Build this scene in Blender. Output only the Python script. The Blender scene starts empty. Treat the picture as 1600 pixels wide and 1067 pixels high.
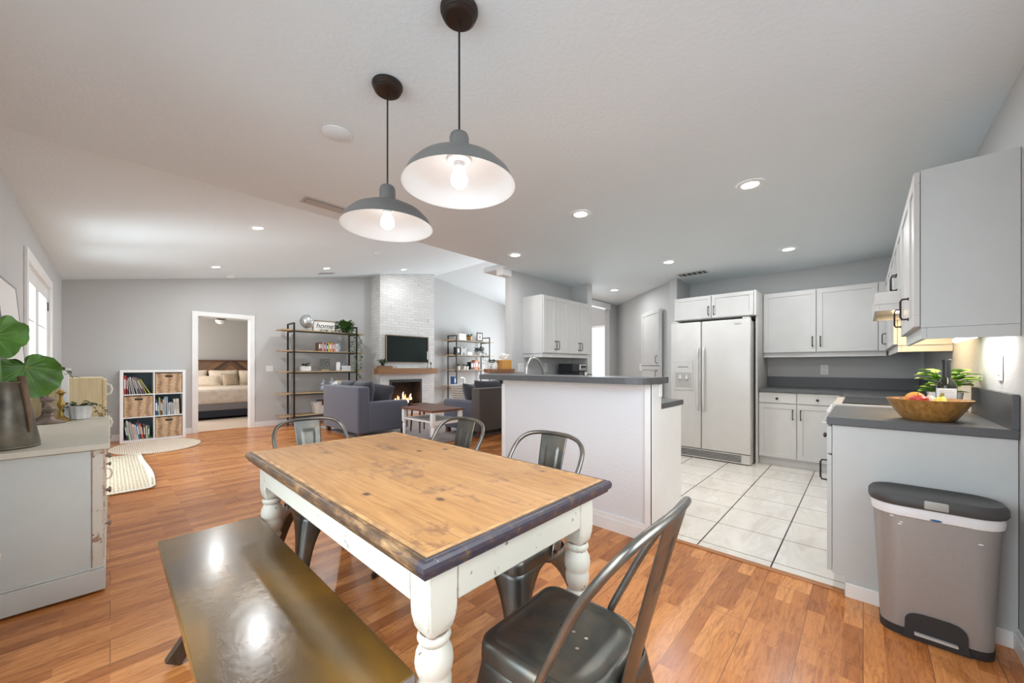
import bpy, bmesh, math, random
from mathutils import Vector, Matrix
random.seed(7)
SC = bpy.context.scene
COL = SC.collection
PI = math.pi
R = math.radians

# ---------------------------------------------------------------- camera
# world: X runs along the gable wall, Y runs from the kitchen into the living room
cam_d = bpy.data.cameras.new('camera'); cam = bpy.data.objects.new('camera', cam_d); COL.objects.link(cam)
cam.location = (0, 0, 1.18)
cam_d.sensor_fit = 'HORIZONTAL'; cam_d.sensor_width = 36.0
cam_d.lens = 36.0 * 587.0 / 1600.0
cam_d.shift_y = (572.0 - 533.5) / 1600.0
cam_d.clip_start = 0.02
cam.rotation_euler = (R(90), 0, -math.atan2(628, 587))
SC.camera = cam

# ---------------------------------------------------------------- world, lights, exposure
w = bpy.data.worlds.new('world'); SC.world = w; w.use_nodes = True
nt = w.node_tree; bg = nt.nodes['Background']
bg.inputs[0].default_value = (0.82, 0.91, 1.0, 1); bg.inputs[1].default_value = 1.6
SC.view_settings.view_transform = 'Standard'; SC.view_settings.look = 'None'
SC.view_settings.gamma = 1; SC.view_settings.use_curve_mapping = False
SC.view_settings.exposure = 0.12
SC.cycles.max_bounces = 10; SC.cycles.diffuse_bounces = 6
SC.cycles.sample_clamp_indirect = 6.0
SC.cycles.caustics_reflective = False; SC.cycles.caustics_refractive = False

def area(name, loc, direction, sx, sy, power, col=(1, 1, 1), parent=None, shape='RECTANGLE', spread=180):
    d = bpy.data.lights.new(name, 'AREA'); d.shape = shape; d.size = sx
    if shape in ('RECTANGLE', 'ELLIPSE'): d.size_y = sy
    d.energy = power; d.color = col; d.spread = R(spread)
    o = bpy.data.objects.new(name, d); COL.objects.link(o)
    o.location = loc; o.rotation_euler = Vector(direction).to_track_quat('-Z', 'Y').to_euler()
    if parent: o.parent = parent; o.location = Vector(loc) - parent.location
    return o
DAY = (0.90, 0.965, 1.0)
area('added_fill_dining_window', (0.95, -0.72, 1.45), (0, 1, -0.55), 1.9, 1.3, 26, DAY, spread=125)  # fill light behind an invented window, out of view beside the camera
area('added_fill_sliding_door', (-0.72, 0.95, 1.25), (1, 0, -0.45), 2.2, 2.0, 36, DAY, spread=125)  # fill light behind an invented sliding door, out of view on the left
area('daylight_french_door', (-0.85, 6.0, 1.2), (1, 0, -0.1), 1.9, 2.0, 60, DAY)
area('daylight_patio_bounce', (-1.55, 5.6, 0.15), (0.75, -0.05, 0.8), 1.2, 2.2, 60, (.9, .97, 1), spread=120)
area('fill_assumed_living_window', (9.55, 6.2, 1.5), (-1, 0, 0.15), 2.6, 1.6, 230, DAY)  # fill from an unseen window assumed in the far living room wall
area('bedroom_fill', (-0.3, 11.0, 1.5), (1, 0, 0), 1.6, 1.4, 75, (1.0, 0.95, 0.88))  # warm fill lamp brightening the bedroom from its left side

# ---------------------------------------------------------------- materials
def new_mat(name):
    m = bpy.data.materials.new(name); m.use_nodes = True
    return m, m.node_tree, m.node_tree.nodes['Principled BSDF']
def N(nt, t, **kw):
    n = nt.nodes.new(t)
    for k, v in kw.items():
        if k in n.inputs.keys(): n.inputs[k].default_value = v
        else: setattr(n, k, v)
    return n
def coords(nt, scale=(1, 1, 1), loc=(0, 0, 0), rot=(0, 0, 0), world=False):
    if world:
        g = nt.nodes.new('ShaderNodeNewGeometry'); src = g.outputs['Position']
    else:
        g = nt.nodes.new('ShaderNodeTexCoord'); src = g.outputs['Object']
    mp = nt.nodes.new('ShaderNodeMapping'); mp.inputs['Scale'].default_value = scale
    mp.inputs['Location'].default_value = loc; mp.inputs['Rotation'].default_value = rot
    nt.links.new(src, mp.inputs[0]); return mp.outputs[0]
def ramp(nt, fac, stops):
    r = nt.nodes.new('ShaderNodeValToRGB'); e = r.color_ramp.elements
    while len(e) < len(stops): e.new(0.5)
    for i, (p, c) in enumerate(stops):
        e[i].position = p; e[i].color = (*c[:3], 1)
    nt.links.new(fac, r.inputs[0]); return r.outputs[0]
def mix(nt, fac, a, b, mode='MIX'):
    m = nt.nodes.new('ShaderNodeMix'); m.data_type = 'RGBA'; m.blend_type = mode
    for s, v in ((m.inputs[0], fac), (m.inputs[6], a), (m.inputs[7], b)):
        if hasattr(v, 'is_output'): nt.links.new(v, s)
        elif isinstance(v, (int, float)): s.default_value = v
        else: s.default_value = (*v[:3], 1)
    return m.outputs[2]
def noise(nt, vec, scale=5, detail=4, rough=0.55, dist=0):
    n = nt.nodes.new('ShaderNodeTexNoise'); n.inputs['Scale'].default_value = scale
    n.inputs['Detail'].default_value = detail; n.inputs['Roughness'].default_value = rough
    n.inputs['Distortion'].default_value = dist
    nt.links.new(vec, n.inputs['Vector']); return n.outputs['Fac']
def bump(nt, b, h, strength=0.1, dist=0.01):
    n = nt.nodes.new('ShaderNodeBump'); n.inputs['Strength'].default_value = strength; n.inputs['Distance'].default_value = dist
    nt.links.new(h, n.inputs['Height']); nt.links.new(n.outputs[0], b.inputs['Normal'])
def math_(nt, op, a, b=0.0, c=0.0):
    n = nt.nodes.new('ShaderNodeMath'); n.operation = op
    for s, v in zip(n.inputs, (a, b, c)):
        if hasattr(v, 'is_output'): nt.links.new(v, s)
        else: s.default_value = v
    return n.outputs[0]

def plain(name, col, rough=0.5, metal=0.0, var=0.0, vs=8, bmp=0.0, bs=60, spec=0.5, coat=0.0, sheen=0.0, scale=(1, 1, 1)):
    m, nt, b = new_mat(name)
    b.inputs['Base Color'].default_value = (*col, 1); b.inputs['Roughness'].default_value = rough
    b.inputs['Metallic'].default_value = metal; b.inputs['Specular IOR Level'].default_value = spec
    b.inputs['Coat Weight'].default_value = coat
    if sheen: b.inputs['Sheen Weight'].default_value = sheen
    v = coords(nt, scale)
    f = noise(nt, v, vs)
    var = max(var, 0.02)
    c = ramp(nt, f, [(0.3, [x * (1 - var) for x in col]), (0.7, [min(1, x * (1 + var)) for x in col])])
    nt.links.new(c, b.inputs['Base Color'])
    if bmp: bump(nt, b, noise(nt, v, bs, 3), bmp)
    return m
def emit(name, col, strength):
    m, nt, b = new_mat(name)
    b.inputs['Base Color'].default_value = (*col, 1)
    b.inputs['Emission Color'].default_value = (*col, 1); b.inputs['Emission Strength'].default_value = strength
    return m
def wood(name, c1, c2, axis=0, rough=0.4, s=6.0, stretch=12, coat=0.0, rings=0.0):
    m, nt, b = new_mat(name)
    sc = [stretch, stretch, stretch]; sc[axis] = 1.0
    v = coords(nt, tuple(sc)); f = noise(nt, v, s, 6, 0.6, 0.4)
    c = ramp(nt, f, [(0.3, c1), (0.7, c2)])
    v2 = coords(nt, (1, 1, 1)); f2 = noise(nt, v2, 3, 3)
    c = mix(nt, math_(nt, 'MULTIPLY', f2, 0.35), c, [x * 0.6 for x in c1])
    nt.links.new(c, b.inputs['Base Color']); b.inputs['Roughness'].default_value = rough
    b.inputs['Coat Weight'].default_value = coat
    bump(nt, b, f, 0.08, 0.002)
    return m
def chipped(name, paint, under, thr=0.63, rough=0.55, edge=0.008):
    m, nt, b = new_mat(name)
    v = coords(nt); f = noise(nt, v, 9, 9, 0.72)
    k = ramp(nt, f, [(thr, (0, 0, 0)), (thr + 0.015, (1, 1, 1))])
    g = nt.nodes.new('ShaderNodeNewGeometry'); bv = nt.nodes.new('ShaderNodeBevel'); bv.samples = 6; bv.inputs['Radius'].default_value = edge
    dp = nt.nodes.new('ShaderNodeVectorMath'); dp.operation = 'DOT_PRODUCT'; nt.links.new(bv.outputs[0], dp.inputs[0]); nt.links.new(g.outputs['Normal'], dp.inputs[1])
    ed = math_(nt, 'SUBTRACT', 1.0, dp.outputs['Value'])
    f3 = noise(nt, v, 22, 6, 0.75)
    k3 = ramp(nt, math_(nt, 'MULTIPLY_ADD', ed, 0.9, f3), [(0.60, (0, 0, 0)), (0.63, (1, 1, 1))])
    k4 = math_(nt, 'GREATER_THAN', ed, 0.012)
    k = mix(nt, 1.0, k, mix(nt, 1.0, k3, k4, 'MULTIPLY'), 'ADD')
    f2 = noise(nt, v, 3, 4)
    pc = ramp(nt, f2, [(0.3, [x * 0.9 for x in paint]), (0.7, paint)])
    nt.links.new(mix(nt, k, pc, under), b.inputs['Base Color']); b.inputs['Roughness'].default_value = rough
    bump(nt, b, f, 0.15, 0.003)
    return m

M = {}
def wall_mat(name, col):
    m, nt, b = new_mat(name); v = coords(nt, world=True)
    f = noise(nt, v, 45, 4, 0.6); b.inputs['Roughness'].default_value = 0.75
    b.inputs['Specular IOR Level'].default_value = 0.25
    f2 = noise(nt, v, 1.2, 2)
    nt.links.new(ramp(nt, f2, [(0.3, [x * .98 for x in col]), (0.7, col)]), b.inputs['Base Color'])
    bump(nt, b, f, 0.45, 0.006); return m
M['wall'] = wall_mat('wall_grey_paint', (0.555, 0.552, 0.545))
M['ceil'] = wall_mat('ceiling_white_texture', (0.775, 0.84, 0.87))
M['bedwall'] = wall_mat('bedroom_taupe_paint', (0.42, 0.39, 0.365))
M['half'] = wall_mat('half_wall_pale_grey', (0.76, 0.765, 0.79))
M['trim'] = plain('trim_white_gloss', (0.86, 0.86, 0.85), 0.35)
M['cab'] = plain('cabinet_white', (0.58, 0.565, 0.55), 0.38)
M['cabin'] = plain('cabinet_side_grey_white', (0.55, 0.57, 0.565), 0.45)
M['fridge'] = plain('fridge_white_enamel', (0.62, 0.60, 0.58), 0.28, bmp=0.02, bs=300)
M['fridge_grey'] = plain('fridge_dispenser_grey', (0.46, 0.44, 0.42), 0.4)
M['black'] = plain('black_iron', (0.02, 0.018, 0.016), 0.45, 0.4)
M['blackpl'] = plain('black_plastic', (0.025, 0.025, 0.027), 0.5)
M['bronze'] = plain('oil_rubbed_bronze', (0.045, 0.035, 0.030), 0.35, 0.7, 0.2)
M['lampgrey'] = plain('lamp_dark_grey_enamel', (0.15, 0.15, 0.146), 0.42, 0.3)
M['lampwhite'] = plain('lamp_white_enamel', (0.80, 0.81, 0.82), 0.35)
M['chrome'] = plain('brushed_nickel', (0.55, 0.53, 0.50), 0.28, 1.0)
M['brass'] = plain('aged_brass', (0.42, 0.27, 0.08), 0.38, 0.9, 0.25)
M['pewter'] = plain('tarnished_pewter', (0.26, 0.20, 0.17), 0.45, 0.6, 0.35, 14)
M['galv'] = plain('galvanised_tin', (0.15, 0.135, 0.105), 0.36, 0.75, 0.6, 6)
M['rust'] = plain('rusty_tin', (0.16, 0.10, 0.06), 0.55, 0.5, 0.3, 12)
M['sofa'] = plain('sofa_slate_fabric', (0.115, 0.12, 0.155), 0.95, 0, 0.16, 90, 0.3, 220, 0.1, sheen=0.3)
M['sofad'] = plain('sofa_charcoal_fabric', (0.06, 0.058, 0.068), 0.95, 0, 0.2, 90, 0.3, 200, 0.1, sheen=0.3)
M['sofar'] = plain('sofa_taupe_fabric', (0.105, 0.09, 0.085), 0.95, 0, 0.15, 90, 0.3, 220, 0.1, sheen=0.3)
M['leaf'] = plain('leaf_green', (0.06, 0.15, 0.025), 0.5, 0, 0.4, 20)
M['leafd'] = plain('leaf_dark_green', (0.035, 0.07, 0.02), 0.5, 0, 0.4, 30)
M['leafl'] = plain('leaf_lime_green', (0.27, 0.52, 0.04), 0.45, 0, 0.25, 20)
M['stem'] = plain('stem_green', (0.12, 0.20, 0.05), 0.5)
M['vine'] = plain('vine_stem_olive', (0.07, 0.075, 0.03), 0.6)
M['white_ceramic'] = plain('white_ceramic', (0.85, 0.84, 0.82), 0.25)
M['marble'] = plain('marbled_white_pot', (0.72, 0.71, 0.70), 0.35, 0, 0.18, 9)
M['soil'] = plain('soil', (0.03, 0.02, 0.015), 0.95)
M['towel'] = plain('paper_white', (0.9, 0.9, 0.9), 0.9)
M['pine'] = wood('pale_pine', (0.78, 0.62, 0.34), (0.92, 0.79, 0.50), 2, 0.5, 4)
M['mantel'] = wood('mantel_orange_wood', (0.22, 0.095, 0.03), (0.38, 0.18, 0.065), 0, 0.5, 3)
M['shelfwood'] = wood('shelf_light_oak', (0.42, 0.28, 0.15), (0.58, 0.41, 0.24), 0, 0.55, 4)
M['bowlwood'] = wood('acacia_bowl', (0.28, 0.12, 0.025), (0.62, 0.32, 0.09), 2, 0.35, 7, 9, 0.2)
M['boxwood'] = wood('tissue_box_bamboo', (0.55, 0.25, 0.05), (0.66, 0.33, 0.08), 2, 0.45)
M['darkwood'] = wood('dark_walnut', (0.07, 0.03, 0.018), (0.17, 0.075, 0.04), 0, 0.4, 5)
M['benchleg'] = wood('bench_leg_wood', (0.05, 0.032, 0.02), (0.10, 0.065, 0.04), 2, 0.5, 5)
M['carpet'] = plain('bedroom_carpet', (0.62, 0.48, 0.38), 0.95, 0, 0.06, 120, 0.3, 300, 0.1)
M['blanket'] = plain('cream_blanket', (0.68, 0.57, 0.47), 0.95, 0, 0.12, 12, 0.35, 60, 0.1)
M['pillow'] = plain('cream_pillow', (0.70, 0.58, 0.46), 0.95, 0, 0.1, 30, 0.4, 90, 0.1)
M['pillowtan'] = plain('tan_pillow', (0.40, 0.31, 0.22), 0.95, 0, 0.25, 40, 0.4, 90, 0.1)
M['navy'] = plain('dark_bed_frame', (0.012, 0.014, 0.028), 0.6)
M['greyfab'] = plain('grey_bed_skirt', (0.22, 0.20, 0.20), 0.9)
M['glassblk'] = plain('ceramic_glass_black', (0.012, 0.012, 0.014), 0.08)
M['tv'] = plain('television_panel', (0.006, 0.012, 0.009), 0.55, spec=.15)
M['tvframe'] = plain('television_wood_bezel', (0.27, 0.19, 0.13), 0.45)
M['firebox'] = plain('firebox_sooty_brick', (0.035, 0.022, 0.018), 0.85, 0, 0.5, 14)
M['log'] = plain('charred_log', (0.05, 0.03, 0.02), 0.9, 0, 0.5, 30)
M['flame'] = emit('flame', (1.0, 0.30, 0.05), 2.5)
M['flamehot'] = emit('flame_core', (1.0, 0.72, 0.40), 4.5)
M['bulb'] = emit('bulb_glow', (1.0, 0.99, 0.97), 7.5)
M['canglow'] = emit('recessed_glow', (1.0, 0.98, 0.94), 14.0)
M['tube'] = emit('fluorescent_tube', (1.0, 1.0, 1.0), 7.0)
M['binbody'] = plain('bin_grey_metallic', (0.34, 0.32, 0.305), 0.42, 0.3, 0.05, 200)
M['binlid'] = plain('bin_lid_charcoal', (0.055, 0.053, 0.052), 0.55)
M['bintab'] = plain('bin_latch_grey', (0.36, 0.36, 0.33), 0.4)
M['bag'] = plain('bin_bag_white', (0.74, 0.74, 0.75), 0.4, 0, 0.03, 12, 0.25, 30)
M['blue'] = plain('blue_plastic', (0.01, 0.12, 0.28), 0.5)
M['vent'] = plain('vent_grey', (0.50, 0.49, 0.48), 0.5)
M['ventdark'] = plain('vent_dark', (0.04, 0.04, 0.04), 0.7)
M['outlet'] = plain('outlet_white', (0.80, 0.80, 0.78), 0.35)
M['globe'] = plain('silver_globe', (0.48, 0.50, 0.49), 0.3, 0.6, 0.35, 9)
M['signwhite'] = plain('sign_white', (0.82, 0.80, 0.78), 0.6)
M['ink'] = plain('ink_black', (0.02, 0.02, 0.02), 0.6)
M['cavity'] = plain('cube_shelf_back_teal', (0.12, 0.19, 0.24), 0.6)
M['apple'] = plain('apple_red', (0.55, 0.05, 0.03), 0.3, 0, 0.35, 14)
M['orange'] = plain('orange_peel', (0.85, 0.30, 0.02), 0.45, 0, 0.05, 30, 0.2, 200)
M['banana'] = plain('banana_yellow', (0.80, 0.55, 0.07), 0.45, 0, 0.12, 14)
M['garlic'] = plain('garlic_white', (0.62, 0.55, 0.50), 0.5, 0, 0.25, 26)
M['cork'] = plain('bottle_cap_black', (0.015, 0.015, 0.015), 0.35)
M['photo'] = plain('photo_print', (0.16, 0.17, 0.15), 0.4, 0, 0.9, 40)
M['beanie'] = plain('grey_blue_pottery', (0.35, 0.42, 0.50), 0.5, 0, 0.2, 20)

def m_counter():
    m, nt, b = new_mat('counter_charcoal_laminate'); v = coords(nt, world=True)
    f = noise(nt, v, 260, 3, 0.8)
    nt.links.new(ramp(nt, f, [(0.35, (0.060, 0.062, 0.066)), (0.65, (0.125, 0.125, 0.13))]), b.inputs['Base Color'])
    b.inputs['Roughness'].default_value = 0.42; return m
M['counter'] = m_counter()

def m_floor():
    m, nt, b = new_mat('floor_orange_laminate'); v = coords(nt, world=True)
    def brick(width, height, off, c1, c2, mort):
        n = nt.nodes.new('ShaderNodeTexBrick'); nt.links.new(v, n.inputs['Vector'])
        n.offset = off; n.offset_frequency = 2; n.squash = 1
        n.inputs['Scale'].default_value = 1; n.inputs['Brick Width'].default_value = width; n.inputs['Row Height'].default_value = height
        n.inputs['Mortar Size'].default_value = mort; n.inputs['Mortar Smooth'].default_value = 0.1
        n.inputs['Color1'].default_value = (*c1, 1); n.inputs['Color2'].default_value = (*c2, 1); n.inputs['Mortar'].default_value = (0.19, 0.075, 0.03, 1)
        return n
    n1 = brick(0.41, 0.066, 0.37, (0.0, 0.0, 0.0), (1, 1, 1), 0.0)
    val = n1.outputs['Color']
    tone = ramp(nt, val, [(0.0, (0.42, 0.140, 0.036)), (0.5, (0.60, 0.225, 0.064)), (1.0, (0.75, 0.32, 0.105))])
    # per-strip offset grain
    add = nt.nodes.new('ShaderNodeVectorMath'); add.operation = 'MULTIPLY_ADD'
    nt.links.new(val, add.inputs[0]); add.inputs[1].default_value = (7.3, 3.1, 0); nt.links.new(v, add.inputs[2])
    mp = nt.nodes.new('ShaderNodeMapping'); mp.inputs['Scale'].default_value = (1.3, 9, 1); nt.links.new(add.outputs[0], mp.inputs[0])
    g = noise(nt, mp.outputs[0], 5, 7, 0.62, 1.2)
    grain = ramp(nt, g, [(0.30, (0.60, 0.52, 0.44)), (0.5, (0.95, 0.95, 0.95)), (0.75, (1.16, 1.16, 1.16))])
    c = mix(nt, 1.0, tone, grain, 'MULTIPLY')
    # cathedral figure
    mp2 = nt.nodes.new('ShaderNodeMapping'); mp2.inputs['Scale'].default_value = (1.0, 6.5, 1); nt.links.new(add.outputs[0], mp2.inputs[0])
    wv = nt.nodes.new('ShaderNodeTexNoise'); wv.inputs['Scale'].default_value = 2.2; wv.inputs['Detail'].default_value = 1.0
    nt.links.new(mp2.outputs[0], wv.inputs['Vector'])
    rr = math_(nt, 'FRACT', math_(nt, 'MULTIPLY', wv.outputs['Fac'], 16.0))
    fig = ramp(nt, rr, [(0.0, (0.78, 0.70, 0.62)), (0.16, (1, 1, 1)), (1.0, (1.03, 1.03, 1.03))])
    c = mix(nt, 0.9, c, fig, 'MULTIPLY')
    n2 = brick(1.23, 0.198, 0.37, (1, 1, 1), (1, 1, 1), 0.0012)
    c = mix(nt, n2.outputs['Fac'], c, (0.16, 0.065, 0.03))
    nt.links.new(c, b.inputs['Base Color']); b.inputs['Roughness'].default_value = 0.27
    b.inputs['Specular IOR Level'].default_value = 0.5
    bump(nt, b, g, 0.02, 0.002)
    return m
M['floor'] = m_floor()

def m_tile():
    m, nt, b = new_mat('kitchen_marble_tile'); v = coords(nt, world=True)
    sp = nt.nodes.new('ShaderNodeSeparateXYZ'); nt.links.new(v, sp.inputs[0])
    def line(coord, off, pitch, half):
        t = math_(nt, 'FRACT', math_(nt, 'DIVIDE', math_(nt, 'SUBTRACT', coord, off - pitch * 40.5), pitch))
        d = math_(nt, 'MULTIPLY', math_(nt, 'ABSOLUTE', math_(nt, 'SUBTRACT', t, 0.5)), pitch)
        return math_(nt, 'LESS_THAN', d, half)
    ly = line(sp.outputs[1], 0.397, 0.405, 0.0042); lx = line(sp.outputs[0], 3.13, 0.405, 0.0034)
    f = noise(nt, coords(nt, (1.2, 3.2, 1), world=True), 1.8, 7, 0.6, 0.5)
    c = ramp(nt, f, [(0.35, (0.74, 0.67, 0.60)), (0.48, (0.84, 0.79, 0.73)), (0.56, (0.79, 0.73, 0.66)), (0.62, (0.86, 0.82, 0.77))])
    c = mix(nt, lx, c, (0.20, 0.15, 0.12)); c = mix(nt, ly, c, (0.055, 0.035, 0.028))
    nt.links.new(c, b.inputs['Base Color']); b.inputs['Roughness'].default_value = 0.16
    return m
M['tile'] = m_tile()

def m_tabletop():
    m, nt, b = new_mat('tabletop_worn_pine'); v = coords(nt, (1, 1, 1))
    f = noise(nt, coords(nt, (9, 0.7, 1)), 5, 8, 0.65, 0.8)
    c = ramp(nt, f, [(0.28, (0.27, 0.115, 0.033)), (0.5, (0.50, 0.235, 0.072)), (0.72, (0.64, 0.34, 0.125))])
    # board joints along the length
    sp = nt.nodes.new('ShaderNodeSeparateXYZ'); nt.links.new(v, sp.inputs[0])
    t = math_(nt, 'FRACT', math_(nt, 'DIVIDE', math_(nt, 'ADD', sp.outputs[0], 5.0), 0.135))
    cell = math_(nt, 'FLOOR', math_(nt, 'DIVIDE', math_(nt, 'ADD', sp.outputs[0], 5.0), 0.135))
    wn = nt.nodes.new('ShaderNodeTexWhiteNoise'); wn.noise_dimensions = '1D'; nt.links.new(cell, wn.inputs['W'])
    c = mix(nt, 0.35, c, ramp(nt, wn.outputs['Value'], [(0, (0.38, 0.18, 0.06)), (1, (0.56, 0.31, 0.13))]))
    c = mix(nt, math_(nt, 'MULTIPLY', math_(nt, 'LESS_THAN', t, 0.014), 0.8), c, (0.12, 0.06, 0.03))
    # knots
    vo = nt.nodes.new('ShaderNodeTexVoronoi'); vo.inputs['Scale'].default_value = 1.0
    nt.links.new(coords(nt, (8.5, 5.6, 0.01), (0.3, 0.2, 0)), vo.inputs['Vector'])
    kd = math_(nt, 'ADD', vo.outputs['Distance'], math_(nt, 'MULTIPLY', noise(nt, v, 30, 3), 0.05))
    kn = ramp(nt, kd, [(0.10, (1, 1, 1)), (0.135, (0.3, 0.3, 0.3)), (0.19, (0, 0, 0))])
    sel = math_(nt, 'GREATER_THAN', vo.outputs['Color'], 0.3)
    c = mix(nt, math_(nt, 'MULTIPLY', kn, sel), c, (0.07, 0.025, 0.012))
    # worn dark patches
    f2 = noise(nt, coords(nt, (1, 0.6, 1), (2, 1, 0)), 5.0, 9, 0.78)
    k2 = ramp(nt, f2, [(0.54, (0, 0, 0)), (0.60, (0.6, 0.6, 0.6)), (0.7, (0.9, 0.9, 0.9))])
    c = mix(nt, k2, c, (0.17, 0.075, 0.045))
    f3 = noise(nt, v, 3.0, 2)
    c = mix(nt, ramp(nt, f3, [(0.45, (0, 0, 0)), (0.7, (0.35, 0.35, 0.35))]), c, (0.62, 0.36, 0.16))
    # worn lines of old stain just inside the rim
    ax = math_(nt, 'ABSOLUTE', sp.outputs[0]); ay = math_(nt, 'ABSOLUTE', sp.outputs[1])
    e = math_(nt, 'MAXIMUM', math_(nt, 'SUBTRACT', ax, 0.376), math_(nt, 'SUBTRACT', ay, 0.735))
    e = math_(nt, 'ADD', e, math_(nt, 'MULTIPLY', math_(nt, 'SUBTRACT', noise(nt, v, 14, 6, 0.7), 0.5), 0.09))
    c = mix(nt, ramp(nt, e, [(0.0, (0, 0, 0)), (0.012, (0.55, 0.55, 0.55))]), c, (0.10, 0.05, 0.035))
    nt.links.new(c, b.inputs['Base Color']); b.inputs['Roughness'].default_value = 0.5
    bump(nt, b, f, 0.12, 0.002); return m
M['tabletop'] = m_tabletop()
def m_edge():
    m, nt, b = new_mat('table_edge_worn_stain_and_sheen'); v = coords(nt)
    f = noise(nt, coords(nt, (6, 1.5, 6)), 6, 8, 0.7)
    c = ramp(nt, f, [(0.36, (0.036, 0.031, 0.050)), (0.56, (0.058, 0.045, 0.055)), (0.66, (0.17, 0.09, 0.04)), (0.75, (0.42, 0.27, 0.12))])
    brown = ramp(nt, f, [(0.34, (0.05, 0.033, 0.025)), (0.5, (0.12, 0.065, 0.035)), (0.62, (0.30, 0.17, 0.075)), (0.75, (0.50, 0.32, 0.15))])
    sp = nt.nodes.new('ShaderNodeSeparateXYZ'); nt.links.new(v, sp.inputs[0])
    c = mix(nt, math_(nt, 'GREATER_THAN', math_(nt, 'MULTIPLY', sp.outputs[1], -1.0), 0.742), brown, c)  # blue sheen put into the near edge's colour; other sides stay worn brown
    f2 = noise(nt, v, 35, 6, 0.75)
    c = mix(nt, ramp(nt, f2, [(0.68, (0, 0, 0)), (0.70, (1, 1, 1))]), c, (0.55, 0.50, 0.46))
    nt.links.new(c, b.inputs['Base Color']); b.inputs['Roughness'].default_value = 0.38; return m
M['edge'] = m_edge()
M['tablepaint'] = chipped('table_cream_chipped_paint', (0.62, 0.59, 0.51), (0.16, 0.10, 0.07), 0.635)
M['dresser'] = chipped('dresser_grey_white_paint', (0.62, 0.64, 0.61), (0.40, 0.35, 0.27), 0.80)
M['dressertop'] = chipped('dresser_top_ivory_paint', (0.64, 0.60, 0.50), (0.50, 0.46, 0.38), 0.70)
M['dresserfront'] = chipped('dresser_front_worn_paint', (0.68, 0.63, 0.54), (0.33, 0.19, 0.12), 0.56)

def m_gun(name, c1, c2, c3, rough=0.33):
    m, nt, b = new_mat(name); v = coords(nt)
    f = noise(nt, v, 7, 5, 0.6, 0.5)
    c = ramp(nt, f, [(0.3, c1), (0.5, c2), (0.72, c3)])
    nt.links.new(c, b.inputs['Base Color']); b.inputs['Metallic'].default_value = 0.85
    nt.links.new(math_(nt, 'MULTIPLY_ADD', noise(nt, v, 25, 3), 0.15, rough - 0.07), b.inputs['Roughness'])
    return m
M['gun'] = m_gun('gunmetal_steel', (0.085, 0.098, 0.098), (0.14, 0.135, 0.12), (0.22, 0.17, 0.125))
M['gunlight'] = m_gun('gunmetal_tube', (0.13, 0.13, 0.12), (0.20, 0.185, 0.165), (0.28, 0.25, 0.21), 0.3)

def m_bench():
    m, nt, b = new_mat('bench_top_burnished_bronze'); v = coords(nt)
    f = noise(nt, coords(nt, (2, .7, 1)), 2.5, 3, 0.5, 0.2)
    c = ramp(nt, f, [(0.3, (0.050, 0.028, 0.012)), (0.52, (0.13, 0.070, 0.018)), (0.72, (0.25, 0.12, 0.018))])
    nt.links.new(c, b.inputs['Base Color'])
    b.inputs['Roughness'].default_value = 0.22; b.inputs['Specular IOR Level'].default_value = 0.55
    b.inputs['Metallic'].default_value = 0.1
    b.inputs['Coat Weight'].default_value = 0.35; b.inputs['Coat Roughness'].default_value = 0.14
    bump(nt, b, noise(nt, v, 22, 6, 0.65), 0.16, 0.006); return m
M['bench'] = m_bench()

def m_brick():
    m, nt, b = new_mat('whitewashed_thin_brick')
    g = nt.nodes.new('ShaderNodeNewGeometry'); sp = nt.nodes.new('ShaderNodeSeparateXYZ'); nt.links.new(g.outputs['Position'], sp.inputs[0])
    cb = nt.nodes.new('ShaderNodeCombineXYZ')
    nt.links.new(math_(nt, 'ADD', sp.outputs[0], sp.outputs[1]), cb.inputs[0]); nt.links.new(sp.outputs[2], cb.inputs[1])
    n = nt.nodes.new('ShaderNodeTexBrick'); nt.links.new(cb.outputs[0], n.inputs['Vector'])
    n.inputs['Scale'].default_value = 1; n.inputs['Brick Width'].default_value = 0.21; n.inputs['Row Height'].default_value = 0.068
    n.inputs['Mortar Size'].default_value = 0.006; n.inputs['Mortar Smooth'].default_value = 0.5
    n.inputs['Color1'].default_value = (0.63, 0.615, 0.60, 1); n.inputs['Color2'].default_value = (0.70, 0.69, 0.67, 1); n.inputs['Mortar'].default_value = (0.56, 0.54, 0.52, 1)
    f = noise(nt, g.outputs['Position'], 9, 8, 0.75)
    k = ramp(nt, f, [(0.60, (0, 0, 0)), (0.66, (0.6, 0.6, 0.6))])
    c = mix(nt, k, n.outputs['Color'], (0.30, 0.27, 0.25))
    nt.links.new(c, b.inputs['Base Color']); b.inputs['Roughness'].default_value = 0.85
    bump(nt, b, math_(nt, 'MULTIPLY_ADD', n.outputs['Fac'], -1.0, f), 0.5, 0.012); return m
M['brick'] = m_brick()

def m_weave(name, c1, c2, s1=60, s2=60, lift=0.5):
    m, nt, b = new_mat(name); v = coords(nt)
    ws = []
    for d, s in (('X', s1), ('Z', s2)):
        wv = nt.nodes.new('ShaderNodeTexWave'); wv.bands_direction = d; wv.inputs['Scale'].default_value = s
        wv.inputs['Distortion'].default_value = 3.0; wv.inputs['Detail'].default_value = 2; wv.inputs['Detail Scale'].default_value = 2
        nt.links.new(v, wv.inputs['Vector']); ws.append(wv.outputs['Fac'])
    h = math_(nt, 'MULTIPLY', ws[0], ws[1])
    h2 = math_(nt, 'MULTIPLY_ADD', noise(nt, coords(nt, (1, 1, 4)), 25, 4), 0.7, math_(nt, 'MULTIPLY', h, 0.6))
    nt.links.new(ramp(nt, h2, [(0.25, c1), (0.75, c2)]), b.inputs['Base Color'])
    b.inputs['Roughness'].default_value = 0.85; bump(nt, b, h, lift, 0.006); return m
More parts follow.
